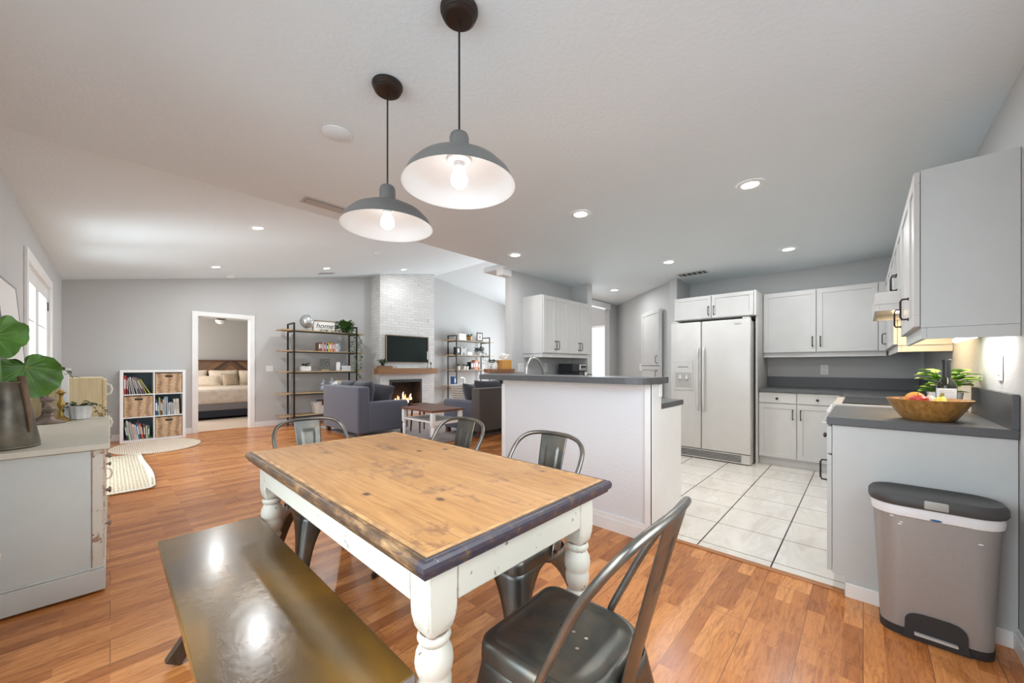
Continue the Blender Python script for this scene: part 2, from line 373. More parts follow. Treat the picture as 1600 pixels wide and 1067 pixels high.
M['wicker'] = m_weave('water_hyacinth_weave', (0.26, 0.15, 0.08), (0.80, 0.57, 0.37), 3, 24)
M['jute'] = m_weave('jute_rug_weave', (0.50, 0.38, 0.28), (0.86, 0.73, 0.60), 14, 14, 0.3)
M['jutegrey'] = m_weave('flat_woven_rug', (0.46, 0.38, 0.27), (0.78, 0.68, 0.52), 12, 12, 0.3)
M['binding'] = plain('rug_cream_binding', (0.78, 0.72, 0.64), 0.9)
M['rope'] = m_weave('white_rope_coil', (0.60, 0.56, 0.52), (0.82, 0.78, 0.74), 3, 40, 0.4)
def m_rug():
    m, nt, b = new_mat('living_rug_faded'); v = coords(nt)
    f = noise(nt, v, 6, 8, 0.75, 1.0); f2 = noise(nt, v, 60, 3)
    c = ramp(nt, f, [(0.35, (0.16, 0.13, 0.13)), (0.5, (0.40, 0.35, 0.33)), (0.6, (0.24, 0.17, 0.16)), (0.7, (0.46, 0.42, 0.40))])
    c = mix(nt, math_(nt, 'MULTIPLY', f2, 0.4), c, (0.5, 0.47, 0.45))
    nt.links.new(c, b.inputs['Base Color']); b.inputs['Roughness'].default_value = 0.95; return m
M['rug'] = m_rug()
def m_stripe(name, c1, c2, axis, pitch, duty=0.4, slope=0.0):
    m, nt, b = new_mat(name); v = coords(nt); sp = nt.nodes.new('ShaderNodeSeparateXYZ'); nt.links.new(v, sp.inputs[0])
    q = math_(nt, 'MULTIPLY_ADD', sp.outputs[0], slope, sp.outputs[axis])
    t = math_(nt, 'FRACT', math_(nt, 'DIVIDE', math_(nt, 'ADD', q, 10.0), pitch))
    nt.links.new(mix(nt, math_(nt, 'LESS_THAN', t, duty), c1, c2), b.inputs['Base Color']); b.inputs['Roughness'].default_value = 0.85
    bump(nt, b, t, 0.3, 0.004); return m
M['stripebasket'] = m_stripe('striped_rope_basket', (0.80, 0.74, 0.66), (0.12, 0.11, 0.11), 2, 0.052, 0.22)
M['striped_cloth'] = m_stripe('navy_ticking_stripe', (0.78, 0.80, 0.84), (0.12, 0.13, 0.20), 2, 0.030, 0.14, 0.6)
def m_headboard():
    m, nt, b = new_mat('chevron_wood_headboard'); v = coords(nt); sp = nt.nodes.new('ShaderNodeSeparateXYZ'); nt.links.new(v, sp.inputs[0])
    ax = math_(nt, 'ABSOLUTE', math_(nt, 'SUBTRACT', sp.outputs[0], 0.30))
    q = math_(nt, 'SUBTRACT', sp.outputs[2], math_(nt, 'MULTIPLY', ax, -0.9))
    cell = math_(nt, 'FLOOR', math_(nt, 'DIVIDE', q, 0.11))
    wn = nt.nodes.new('ShaderNodeTexWhiteNoise'); wn.noise_dimensions = '1D'; nt.links.new(cell, wn.inputs['W'])
    c = ramp(nt, wn.outputs['Value'], [(0, (0.05, 0.028, 0.02)), (0.35, (0.13, 0.065, 0.035)), (0.7, (0.24, 0.12, 0.055)), (1, (0.14, 0.09, 0.06))])
    nt.links.new(c, b.inputs['Base Color']); b.inputs['Roughness'].default_value = 0.6; return m
M['headboard'] = m_headboard()
def m_glass(name, col=(1, 1, 1), rough=0.0, trans=0.9):
    m, nt, b = new_mat(name); nt.nodes.remove(b)
    out = nt.nodes['Material Output']
    t = nt.nodes.new('ShaderNodeBsdfTransparent'); t.inputs[0].default_value = (*col, 1)
    g = nt.nodes.new('ShaderNodeBsdfGlossy'); g.inputs['Roughness'].default_value = rough
    mx = nt.nodes.new('ShaderNodeMixShader'); mx.inputs[0].default_value = 1 - trans
    nt.links.new(t.outputs[0], mx.inputs[1]); nt.links.new(g.outputs[0], mx.inputs[2]); nt.links.new(mx.outputs[0], out.inputs[0]); return m
M['pane'] = m_glass('window_glass', (0.97, 0.99, 1.0), 0.0, 0.94)
M['clear'] = m_glass('clear_bulb_glass', (1, 1, 1), 0.02, 0.9)
M['bottle'] = plain('dark_green_bottle_glass', (0.012, 0.015, 0.006), 0.12)
M['foliage'] = plain('garden_green', (0.30, 0.42, 0.22), 0.9, 0, 0.4, 3)
M['patio'] = plain('pale_patio', (0.75, 0.75, 0.74), 0.8)

def colmat(name, col, rough=0.55):
    if name not in M: M[name] = plain(name, col, rough)
    return M[name]

# ---------------------------------------------------------------- mesh builder
class MB:
    def __init__(s): s.bm = bmesh.new()
    def box(s, x0, x1, y0, y1, z0, z1, bev=0.0, seg=2):
        if x0 > x1: x0, x1 = x1, x0
        if y0 > y1: y0, y1 = y1, y0
        vs = [s.bm.verts.new((x, y, z)) for z in (z0, z1) for x, y in ((x0, y0), (x1, y0), (x1, y1), (x0, y1))]
        fs = [(3, 2, 1, 0), (4, 5, 6, 7), (0, 1, 5, 4), (1, 2, 6, 5), (2, 3, 7, 6), (3, 0, 4, 7)]
        faces = [s.bm.faces.new([vs[i] for i in f]) for f in fs]
        if bev > 0:
            es = list({e for f in faces for e in f.edges})
            bmesh.ops.bevel(s.bm, geom=es, offset=min(bev, (x1 - x0) * .49, (y1 - y0) * .49, (z1 - z0) * .49), segments=seg, affect='EDGES', profile=0.5)
        return s
    def obox(s, c, ax, size, bev=0.0):
        """box about centre c with orthonormal axes ax (3 vectors), full sizes"""
        t = MB(); t.box(-size[0] / 2, size[0] / 2, -size[1] / 2, size[1] / 2, -size[2] / 2, size[2] / 2, bev)
        mt = Matrix((ax[0], ax[1], ax[2])).transposed().to_4x4(); mt.translation = Vector(c)
        t.bm.transform(mt); s.merge(t); return s
    def merge(s, t, mt=None):
        if mt is not None: t.bm.transform(mt)
        me = bpy.data.meshes.new('tmp'); t.bm.to_mesh(me); s.bm.from_mesh(me); bpy.data.meshes.remove(me); t.bm.free()
    def prism(s, poly, z0, z1, bev=0.0):
        n = len(poly); a = sum(poly[i][0] * poly[(i + 1) % n][1] - poly[(i + 1) % n][0] * poly[i][1] for i in range(n))
        if a < 0: poly = poly[::-1]
        lo = [s.bm.verts.new((x, y, z0)) for x, y in poly]; hi = [s.bm.verts.new((x, y, z1)) for x, y in poly]
        f = [s.bm.faces.new(lo[::-1]), s.bm.faces.new(hi)]
        for i in range(n): f.append(s.bm.faces.new((lo[i], lo[(i + 1) % n], hi[(i + 1) % n], hi[i])))
        if bev > 0:
            es = list({e for q in f for e in q.edges})
            bmesh.ops.bevel(s.bm, geom=es, offset=bev, segments=2, affect='EDGES')
        return s
    def lathe(s, prof, c=(0, 0, 0), seg=24, sx=1.0, sy=1.0, cap=True):
        rings = []
        for r, z in prof:
            rings.append([s.bm.verts.new((c[0] + sx * r * math.cos(2 * PI * k / seg), c[1] + sy * r * math.sin(2 * PI * k / seg), c[2] + z)) for k in range(seg)] if r > 1e-5 else [s.bm.verts.new((c[0], c[1], c[2] + z))])
        for a, b in zip(rings, rings[1:]):
            for k in range(seg):
                k2 = (k + 1) % seg
                if len(a) == 1 and len(b) == 1: continue
                if len(a) == 1: s.bm.faces.new((a[0], b[k2], b[k]))
                elif len(b) == 1: s.bm.faces.new((a[k], a[k2], b[0]))
                else: s.bm.faces.new((a[k], a[k2], b[k2], b[k]))
        if cap:
            if len(rings[0]) > 1: s.bm.faces.new(rings[0][::-1])
            if len(rings[-1]) > 1: s.bm.faces.new(rings[-1])
        return s
    def tube(s, pts, r, seg=8, closed=False, cap=True):
        pts = [Vector(p) for p in pts]; n = len(pts)
        rs = r if isinstance(r, (list, tuple)) else [r] * n
        rings = []; up = None
        for i in range(n):
            if closed: d = pts[(i + 1) % n] - pts[i - 1]
            else: d = pts[min(i + 1, n - 1)] - pts[max(i - 1, 0)]
            d.normalize()
            if up is None:
                up = Vector((0, 0, 1)) if abs(d.z) < 0.9 else Vector((1, 0, 0))
            a = d.cross(up)
            if a.length < 1e-4: a = d.cross(Vector((0, 1, 0)))
            a.normalize(); b = a.cross(d).normalized(); up = b
            rings.append([s.bm.verts.new(pts[i] + rs[i] * (math.cos(2 * PI * k / seg) * a + math.sin(2 * PI * k / seg) * b)) for k in range(seg)])
        m = n if closed else n - 1
        for i in range(m):
            A = rings[i]; B = rings[(i + 1) % n]
            for k in range(seg):
                s.bm.faces.new((A[k], A[(k + 1) % seg], B[(k + 1) % seg], B[k]))
        if cap and not closed:
            s.bm.faces.new(rings[0][::-1]); s.bm.faces.new(rings[-1])
        return s
    def cyl(s, p0, p1, r, seg=16): return s.tube([p0, p1], r, seg)
    def ball(s, c, rx, ry=None, rz=None, seg=16, rings=10):
        ry = ry or rx; rz = rz or rx
        pr = [(math.sin(PI * i / rings), -math.cos(PI * i / rings)) for i in range(rings + 1)]
        t = MB(); t.lathe([(a, b) for a, b in pr], seg=seg)
        s.merge(t, Matrix.Translation(Vector(c)) @ Matrix.Diagonal((rx, ry, rz, 1))); return s
    def grid(s, fn, nu, nv):
        g = [[s.bm.verts.new(fn(i / nu, j / nv)) for j in range(nv + 1)] for i in range(nu + 1)]
        for i in range(nu):
            for j in range(nv):
                s.bm.faces.new((g[i][j], g[i + 1][j], g[i + 1][j + 1], g[i][j + 1]))
        return s
    def cushion(s, cx, cy, cz, w, d, h, rot=None, p=2.6, puff=0.5):
        """soft pillow: w x d footprint, h thick"""
        t = MB(); n = 14
        for sg in (1, -1):
            def fn(u, v, sg=sg):
                x = 2 * u - 1; y = 2 * v - 1
                k = max(0.0, (1 - abs(x) ** p) * (1 - abs(y) ** p)) ** puff
                q = 1 - 0.06 * (1 - abs(y)) * abs(x) ** 6; q2 = 1 - 0.06 * (1 - abs(x)) * abs(y) ** 6
                return (x * w / 2 * q, y * d / 2 * q2, sg * h / 2 * k)
            t.grid(fn, n, n)
        bmesh.ops.remove_doubles(t.bm, verts=t.bm.verts, dist=1e-5)
        bmesh.ops.recalc_face_normals(t.bm, faces=t.bm.faces)
        mt = Matrix.Translation((cx, cy, cz)) @ (rot.to_4x4() if rot is not None else Matrix())
        s.merge(t, mt); return s
    def build(s, name, mat, parent=None, smooth=False, solid=0.0, sub=0, mods=None):
        ob = None
        if parent is not None:
            root = parent
            while root.parent: root = root.parent
            if root.get('_w'): bmesh.ops.translate(s.bm, verts=s.bm.verts, vec=-root.location)
        else:
            xs = [v.co for v in s.bm.verts]
            mn = Vector([min(c[i] for c in xs) for i in range(3)]); mx = Vector([max(c[i] for c in xs) for i in range(3)])
            org = Vector(((mn.x + mx.x) / 2, (mn.y + mx.y) / 2, mn.z))
            bmesh.ops.translate(s.bm, verts=s.bm.verts, vec=-org)
        me = bpy.data.meshes.new(name)
        bmesh.ops.recalc_face_normals(s.bm, faces=s.bm.faces)
        s.bm.to_mesh(me); s.bm.free()
        me.materials.append(M[mat] if isinstance(mat, str) else mat)
        if smooth:
            for p in me.polygons: p.use_smooth = True
            try: me.set_sharp_from_angle(angle=R(42))
            except Exception: pass
        ob = bpy.data.objects.new(name, me); COL.objects.link(ob)
        if parent is not None: ob.parent = parent
        else: ob.location = org
        if solid:
            md = ob.modifiers.new('solid', 'SOLIDIFY'); md.thickness = solid; md.offset = 0
        if sub:
            md = ob.modifiers.new('sub', 'SUBSURF'); md.levels = sub; md.render_levels = sub
        return ob

def tag(o, label, cat, group=None):
    o['label'] = label; o['category'] = cat
    if group: o['group'] = group
    return o
def thing(name, label, cat, loc, rz=0.0, group=None, world=False):
    o = bpy.data.objects.new(name, None); COL.objects.link(o); o.empty_display_size = 0.1
    o.location = loc; o.rotation_euler = (0, 0, rz); tag(o, label, cat, group)
    if world: o['_w'] = 1
    return o
def struct(name, mb, mat, parent=None, **k):
    o = mb.build(name, mat, parent, **k)
    if parent is None: o['kind'] = 'structure'
    return o
def copy_tree(o, parent=None):
    c = o.copy(); COL.objects.link(c)
    if parent: c.parent = parent
    for ch in list(o.children): copy_tree(ch, c)
    return c
def dup(o, loc, rz, label, group=None):
    c = copy_tree(o); c.location = loc; c.rotation_euler = (0, 0, rz); c['label'] = label
    if group: c['group'] = group
    return c
def catmull(P, n=6, closed=False):
    P = [Vector(p) for p in P]; out = []; m = len(P)
    for i in range(m if closed else m - 1):
        if closed: p0, p1, p2, p3 = P[i - 1], P[i], P[(i + 1) % m], P[(i + 2) % m]
        else: p0, p1, p2, p3 = P[max(i - 1, 0)], P[i], P[i + 1], P[min(i + 2, m - 1)]
        for k in range(n):
            t = k / n
            out.append(0.5 * ((2 * p1) + (-p0 + p2) * t + (2 * p0 - 5 * p1 + 4 * p2 - p3) * t * t + (-p0 + 3 * p1 - 3 * p2 + p3) * t ** 3))
    if not closed: out.append(P[-1])
    return out
def rot3(x=0, y=0, z=0):
    return Matrix.Rotation(z, 3, 'Z') @ Matrix.Rotation(y, 3, 'Y') @ Matrix.Rotation(x, 3, 'X')

# ================================================================ SETTING
XL, YN, CE = -0.485, -0.475, 2.40      # left wall, kitchen side wall, flat ceiling
YB, XR = 8.60, 9.30                    # gable wall, far living room wall
RX, SL = 6.02, 0.181                   # ridge line and slope of the vault
def vz(x): return 2.45 + SL * (x - XL) if x < RX else 2.45 + SL * (RX - XL) - 0.160 * (x - RX)

b = MB(); b.prism([(XL, YN), (2.62, YN), (2.62, 2.3), (3.6, 3.33), (XR, 3.33), (XR, YB + 0.13), (XL, YB + 0.13)], -0.05, 0.0)
struct('floor', b, 'floor')
b = MB(); b.prism([(2.62, YN), (5.97, YN), (5.97, 1.95), (7.6, 3.33), (3.6, 3.33), (2.62, 2.3)], -0.05, 0.0)
struct('floor_kitchen', b, 'tile')
b = MB(); b.box(2.598, 2.64, YN, 1.033, 0.0, 0.006, 0.003); struct('trim_floor_threshold', b, plain('threshold_orange_wood', (0.42, 0.17, 0.06), 0.35))
b = MB(); b.box(-0.3, 3.9, YB + 0.13, 12.9, -0.05, 0.0); struct('floor_bedroom', b, 'carpet')
b = MB(); b.box(XL - 0.1, XR + .1, YN - 0.1, 3.20, CE, CE + 0.06); b.box(3.33, XR + .1, 3.20, 3.62, CE, CE + 0.06)
struct('ceiling', b, 'ceil')
# vaulted living room ceiling
b = MB()
for x0, x1 in ((XL - 0.1, RX), (RX, XR + 0.1)):
    z0, z1 = vz(x0), vz(x1)
    vs = [b.bm.verts.new(p) for p in ((x0, 3.20, z0), (x1, 3.20, z1), (x1, YB + .1, z1), (x0, YB + .1, z0), (x0, 3.20, z0 + .06), (x1, 3.20, z1 + .06), (x1, YB + .1, z1 + .06), (x0, YB + .1, z0 + .06))]
    for f in ((3, 2, 1, 0), (4, 5, 6, 7), (0, 1, 5, 4), (1, 2, 6, 5), (2, 3, 7, 6), (3, 0, 4, 7)): b.bm.faces.new([vs[i] for i in f])
struct('ceiling_vault', b, 'ceil')
# gable closing wall above the flat ceiling edge
b = MB()
pts = [(XL - .1, CE + .061), (XR + .1, CE + .061), (XR + .1, vz(XR) + .08), (RX, vz(RX) + .06), (XL - .1, vz(XL - .1) + .08)]
lo = [b.bm.verts.new((x, 3.12, z)) for x, z in pts]; hi = [b.bm.verts.new((x, 3.198, z)) for x, z in pts]
b.bm.faces.new(lo); b.bm.faces.new(hi[::-1])
for i in range(5): b.bm.faces.new((lo[i], hi[i], hi[(i + 1) % 5], lo[(i + 1) % 5]))
struct('wall_header', b, 'wall')
# gable wall with the bedroom doorway
DX0, DX1, DZ = 1.045, 1.845, 2.085
b = MB()
def gable(x0, x1, z0=0.0):
    xs = [x0] + ([RX] if x0 < RX < x1 else []) + [x1]
    top = [(x, vz(x) + 0.03) for x in xs][::-1]
    pts = [(x0, z0), (x1, z0)] + top
    lo = [b.bm.verts.new((x, YB, z)) for x, z in pts]; hi = [b.bm.verts.new((x, YB + .12, z)) for x, z in pts]
    b.bm.faces.new(lo); b.bm.faces.new(hi[::-1])
    for i in range(len(pts)): b.bm.faces.new((lo[i], hi[i], hi[(i + 1) % len(pts)], lo[(i + 1) % len(pts)]))
gable(XL - .1, DX0); gable(DX0, DX1, DZ); gable(DX1, XR + .1)
struct('wall_back', b, 'wall')
# left wall with an added, unseen sliding door near the camera and the french door
b = MB(); T = 0.12
FY0, FY1, FZ = 5.10, 6.95, 2.10
SY0, SY1, SZ = 0.0, 2.1, 2.1
for y0, y1, z0, z1 in ((YN - .1, SY0, 0, 2.45), (SY0, SY1, SZ, 2.45), (SY1, FY0, 0, 2.45), (FY0, FY1, FZ, 2.45), (FY1, YB, 0, 2.45)):
    b.box(XL - T, XL, y0, y1, z0, z1)
struct('wall_left', b, 'wall')
# kitchen and dining side wall, with an added, unseen window beside the camera
WX0, WX1, WZ0, WZ1 = 0.05, 1.90, 0.85, 2.1
b = MB()
for x0, x1, z0, z1 in ((XL - .1, WX0, 0, CE), (WX0, WX1, 0, WZ0), (WX0, WX1, WZ1, CE), (WX1, 6.1, 0, CE)):
    b.box(x0, x1, YN - T, YN, z0, z1)
struct('wall_kitchen_side', b, 'wall')
b = MB(); b.box(5.95, 6.07, YN, 1.90, 0, CE); struct('wall_kitchen_far', b, 'wall')
b = MB(); b.box(5.37, 6.07, 1.90, 1.99, 0, CE); struct('wall_fridge_side', b, 'wall')
b = MB(); b.prism([(5.35, 1.88), (5.45, 1.97), (7.06, 3.69), (6.95, 3.60)], 0, CE); struct('wall_diagonal', b, 'wall')
b = MB(); b.box(6.62, 6.95, 3.60, 3.70, 0, CE); b.box(4.96, 6.62, 3.61, 3.70, 2.28, CE); struct('wall_hall', b, 'wall')
b = MB(); b.box(4.96, 6.62, 3.57, 3.608, 2.27, 2.385, 0.004); struct('trim_hall_header', b, 'trim')
b = MB(); b.box(3.49, 4.82, 3.27, 3.38, 0, CE); b.box(4.82, 4.95, 2.98, 3.70, 0, CE); struct('wall_sink', b, 'wall')
b = MB(); b.box(3.33, 3.49, 3.27, 3.38, 2.32, CE - .001); struct('trim_beam_end', b, 'trim')
b = MB()
LW0, LW1 = 4.9, 7.5
for y0, y1, z0, z1 in ((3.2, LW0, 0, 3.2), (LW0, LW1, 0, 0.7), (LW0, LW1, 2.3, 3.2), (LW1, YB, 0, 3.2)): b.box(XR, XR + .12, y0, y1, z0, z1)
struct('wall_right', b, 'wall')
def sash(name, x0, x1, y0, y1, z0, z1, nu, nv, axis):
    """frame with muntins in the plane; axis = thin axis"""
    f = MB(); t = 0.03
    def bar(a0, a1, c0, c1):
        if axis == 'x': f.box((x0 + x1) / 2 - t / 2, (x0 + x1) / 2 + t / 2, a0, a1, c0, c1)
        else: f.box(a0, a1, (y0 + y1) / 2 - t / 2, (y0 + y1) / 2 + t / 2, c0, c1)
    A0, A1 = (y0, y1) if axis == 'x' else (x0, x1)
    bar(A0, A0 + .05, z0, z1); bar(A1 - .05, A1, z0, z1); bar(A0 + .05, A1 - .05, z0, z0 + .05); bar(A0 + .05, A1 - .05, z1 - .05, z1)
    for i in range(1, nu):
        a = A0 + (A1 - A0) * i / nu; bar(a - .02, a + .02, z0 + .05, z1 - .05)
    for j in range(1, nv):
        c = z0 + (z1 - z0) * j / nv; bar(A0 + .05, A1 - .05, c - .012, c + .012)
    o = struct(name, f, 'trim')
    p = MB()
    c = (x0 + x1) / 2 if axis == 'x' else (y0 + y1) / 2
    if axis == 'x': p.box(c - .003, c + .003, y0 + .05, y1 - .05, z0 + .05, z1 - .05)
    else: p.box(x0 + .05, x1 - .05, c - .003, c + .003, z0 + .05, z1 - .05)
    p.bm.transform(Matrix.Translation(-o.location)); q = p.build('pane', 'pane', o)
    return o
sash('window_added_dining', WX0, WX1, YN - .1, YN - .04, WZ0, WZ1, 2, 1, 'y')  # invented window, out of view, opening for the added dining light
sash('window_added_sliding', XL - .1, XL - .04, SY0, SY1, 0.0, SZ, 2, 1, 'x')  # invented glazed door, out of view, letting in the added side light
sash('window_assumed_living', XR + .03, XR + .09, LW0, LW1, 0.7, 2.3, 3, 1, 'x')  # unseen window, assumed so the living room fill has an opening
# outdoors beyond the french door
b = MB(); b.box(-6, XL - T, -2, 10.5, -0.15, -0.06); struct('trim_patio', b, 'patio')
# ---- french door
for i, (y0, y1) in enumerate(((FY0 + .03, (FY0 + FY1) / 2 - .003), ((FY0 + FY1) / 2 + .003, FY1 - .03))):
    f = MB(); xa, xb = XL - .055, XL - .012; st = 0.125
    f.box(xa, xb, y0, y0 + st, 0.01, FZ - .03); f.box(xa, xb, y1 - st, y1, 0.01, FZ - .03)
    f.box(xa, xb, y0 + st, y1 - st, 0.01, 0.27); f.box(xa, xb, y0 + st, y1 - st, FZ - .16, FZ - .03)
    gy0, gy1, gz0, gz1 = y0 + st, y1 - st, 0.27, FZ - .16
    for k in range(1, 5):
        z = gz0 + (gz1 - gz0) * k / 5; f.box(xa + .008, xb - .008, gy0, gy1, z - .010, z + .010)
    ym = (gy0 + gy1) / 2; f.box(xa + .008, xb - .008, ym - .009, ym + .009, gz0, gz1)
    o = struct('door_%d' % (i + 2), f, 'trim')
    p = MB(); p.box(xa + .018, xa + .024, gy0, gy1, gz0, gz1); p.bm.transform(Matrix.Translation(-o.location)); p.build('pane', 'pane', o)
    h = MB()
    for z in (0.3, 1.1, 1.82):
        yy = y0 - .004 if i == 0 else y1 + .004
        h.box(XL - .014, XL - .004, yy - .012, yy + .012, z, z + .10, .002)
    h.bm.transform(Matrix.Translation(-o.location)); h.build('hinge', 'black', o)
b = MB()
for y0, y1, z0, z1 in ((FY0 - .07, FY0 + .02, 0, FZ + .07), (FY1 - .02, FY1 + .07, 0, FZ + .07), (FY0 + .02, FY1 - .02, FZ - .02, FZ + .07)):
    b.box(XL + .001, XL + .022, y0, y1, z0, z1, .004)
b.box(XL - T + .01, XL, FY0, FY0 + .028, 0, FZ); b.box(XL - T + .01, XL, FY1 - .028, FY1, 0, FZ); b.box(XL - T + .01, XL, FY0 + .028, FY1 - .028, FZ - .028, FZ)
struct('trim_french_door', b, 'trim')
# ---- bedroom doorway
b = MB()
for x0, x1, z0, z1 in ((DX0 - .065, DX0 + .015, 0, DZ + .065), (DX1 - .015, DX1 + .065, 0, DZ + .065), (DX0 + .015, DX1 - .015, DZ - .015, DZ + .065)):
    b.box(x0, x1, YB - .022, YB - .001, z0, z1, .004)
b.box(DX0, DX0 + .02, YB - .001, YB + .13, 0, DZ); b.box(DX1 - .02, DX1, YB - .001, YB + .13, 0, DZ); b.box(DX0 + .02, DX1 - .02, YB - .001, YB + .13, DZ - .02, DZ)
o = struct('trim_bedroom_door', b, 'trim')
h = MB()
for z in (0.25, 1.05, 1.82): h.box(DX0 + .02, DX0 + .026, YB + .03, YB + .055, z, z + .09)
h.bm.transform(Matrix.Translation(-o.location)); h.build('hinge', 'bronze', o)
b = MB(); b.box(-0.3, 3.9, 12.78, 12.9, 0, 2.6); b.box(-.42, -.3, YB + .12, 12.9, 0, .9); b.box(-.42, -.3, YB + .12, 12.9, 2.2, 2.6); b.box(3.9, 4.02, YB + .12, 12.9, 0, 2.6)
struct('wall_bedroom', b, 'bedwall')
b = MB(); b.box(-0.42, 4.02, YB + .12, 12.9, 2.45, 2.5); struct('ceiling_bedroom', b, 'ceil')
# ---- hall door leaf seen past the sink wall
b = MB(); ax = (Vector((math.cos(R(28)), math.sin(R(28)), 0)), Vector((-math.sin(R(28)), math.cos(R(28)), 0)), Vector((0, 0, 1)))
b.obox((5.75, 4.02, 1.135), ax, (0.9, 0.04, 2.26), .003)
for z0, z1 in ((0.25, 0.95), (1.15, 2.05)): b.obox(Vector((5.75, 4.02, (z0 + z1) / 2)) - ax[1] * .021, ax, (0.62, 0.008, z1 - z0), .004)
struct('door_4', b, 'trim')

# ---- baseboards
def baseboard(name, p0, p1, nrm, h=0.10):
    p0, p1, n = Vector((*p0, 0)), Vector((*p1, 0)), Vector((*nrm, 0)).normalized(); d = (p1 - p0); L = d.length; d.normalize()
    b = MB(); ax = (d, n, Vector((0, 0, 1)))
    c = (p0 + p1) / 2
    b.obox(c + n * .0085 + Vector((0, 0, h * .36)), ax, (L, .014, h * .72)); b.obox(c + n * .006 + Vector((0, 0, h * .86)), ax, (L, .009, h * .28), .002)
    struct(name, b, 'trim')
baseboard('baseboard_back', (XL, YB), (DX0 - .067, YB), (0, -1))
baseboard('baseboard_back_middle', (DX1 + .067, YB), (4.265, YB), (0, -1))
baseboard('baseboard_back_right', (5.75, YB), (XR, YB), (0, -1))
baseboard('baseboard_left', (XL, FY1 + .07), (XL, YB), (1, 0)); baseboard('baseboard_left_dining', (XL, SY1), (XL, FY0 - .07), (1, 0))
baseboard('baseboard_half_wall', (2.467, 1.033), (2.467, 2.42), (-1, 0), 0.115)
baseboard('baseboard_dining_side', (XL, YN), (2.58, YN), (0, 1), 0.09)

# ---- half wall with 45 degree return, white corner trims
b = MB(); b.prism([(2.467, 1.035), (2.597, 1.035), (2.597, 2.37), (3.49, 3.265), (3.49, 3.40), (2.467, 2.42)], 0, 1.06); struct('wall_half', b, 'half')
b = MB()
b.box(2.455, 2.466, 1.024, 1.075, 0.0, 1.058, .002); b.box(2.455, 2.609, 1.022, 1.034, 0.0, 1.058, .002)
b.box(2.452, 2.466, 1.0755, 2.40, 1.022, 1.058, .003); b.box(2.455, 2.466, 2.385, 2.425, 0.12, 1.02, .002)
struct('trim_half_wall', b, 'trim')
b = MB(); b.box(2.55, 2.59, 1.006, 1.021, 0.97, 1.058, .003); struct('trim_bar_bracket', b, 'trim')

# ================================================================ KITCHEN
def fillet(poly, idx, r, n=6):
    out = []
    m = len(poly)
    for i, p in enumerate(poly):
        if i not in idx: out.append(p); continue
        p0 = Vector(poly[i - 1]); p1 = Vector(p); p2 = Vector(poly[(i + 1) % m])
        a = p1 + (p0 - p1).normalized() * r; c = p1 + (p2 - p1).normalized() * r
        for k in range(n + 1):
            t = k / n; q = (1 - t) ** 2 * a + 2 * t * (1 - t) * p1 + t * t * c; out.append((q.x, q.y))
    return out
OV = 0.20
bx0 = 2.467 - OV
poly = [(bx0, 0.99), (2.66, 0.99), (2.66, 2.34), (3.47, 3.16), (3.48, 3.52), (bx0, 2.42 + OV * .414 + .02)]
b = MB(); b.prism(fillet(poly, {0}, 0.13), 1.062, 1.105, .004)
tag(b.build('bar_top', 'counter'), 'long charcoal raised bar top with a rounded corner on the grey half wall', 'countertop')
poly = [(2.60, 1.045), (3.12, 1.045), (3.12, 2.2), (3.52, 2.62), (4.80, 2.62), (4.80, 3.268), (3.53, 3.268), (2.60, 2.33)]
b = MB(); b.prism(poly, 0.875, 0.914, .003)
tag(b.build('sink_worktop', 'counter'), 'low charcoal worktop behind the half wall, running to the coffee machine', 'countertop')
t = thing('sink_base_cabinet', 'white base cabinet behind the half wall, its end panel facing the dining room', 'cabinet', (2.85, 1.6, 0), world=True)
b = MB(); b.prism([(2.60, 1.062), (3.07, 1.062), (3.07, 2.22), (3.48, 2.66), (4.79, 2.66), (4.79, 3.262), (3.54, 3.262), (2.60, 2.32)], 0.0, 0.874); b.build('cabinet_body', 'cab', t)
b = MB(); b.box(2.612, 3.07, 1.047, 1.061, 0.0, 0.874, .002); b.build('end_panel', 'trim', t)

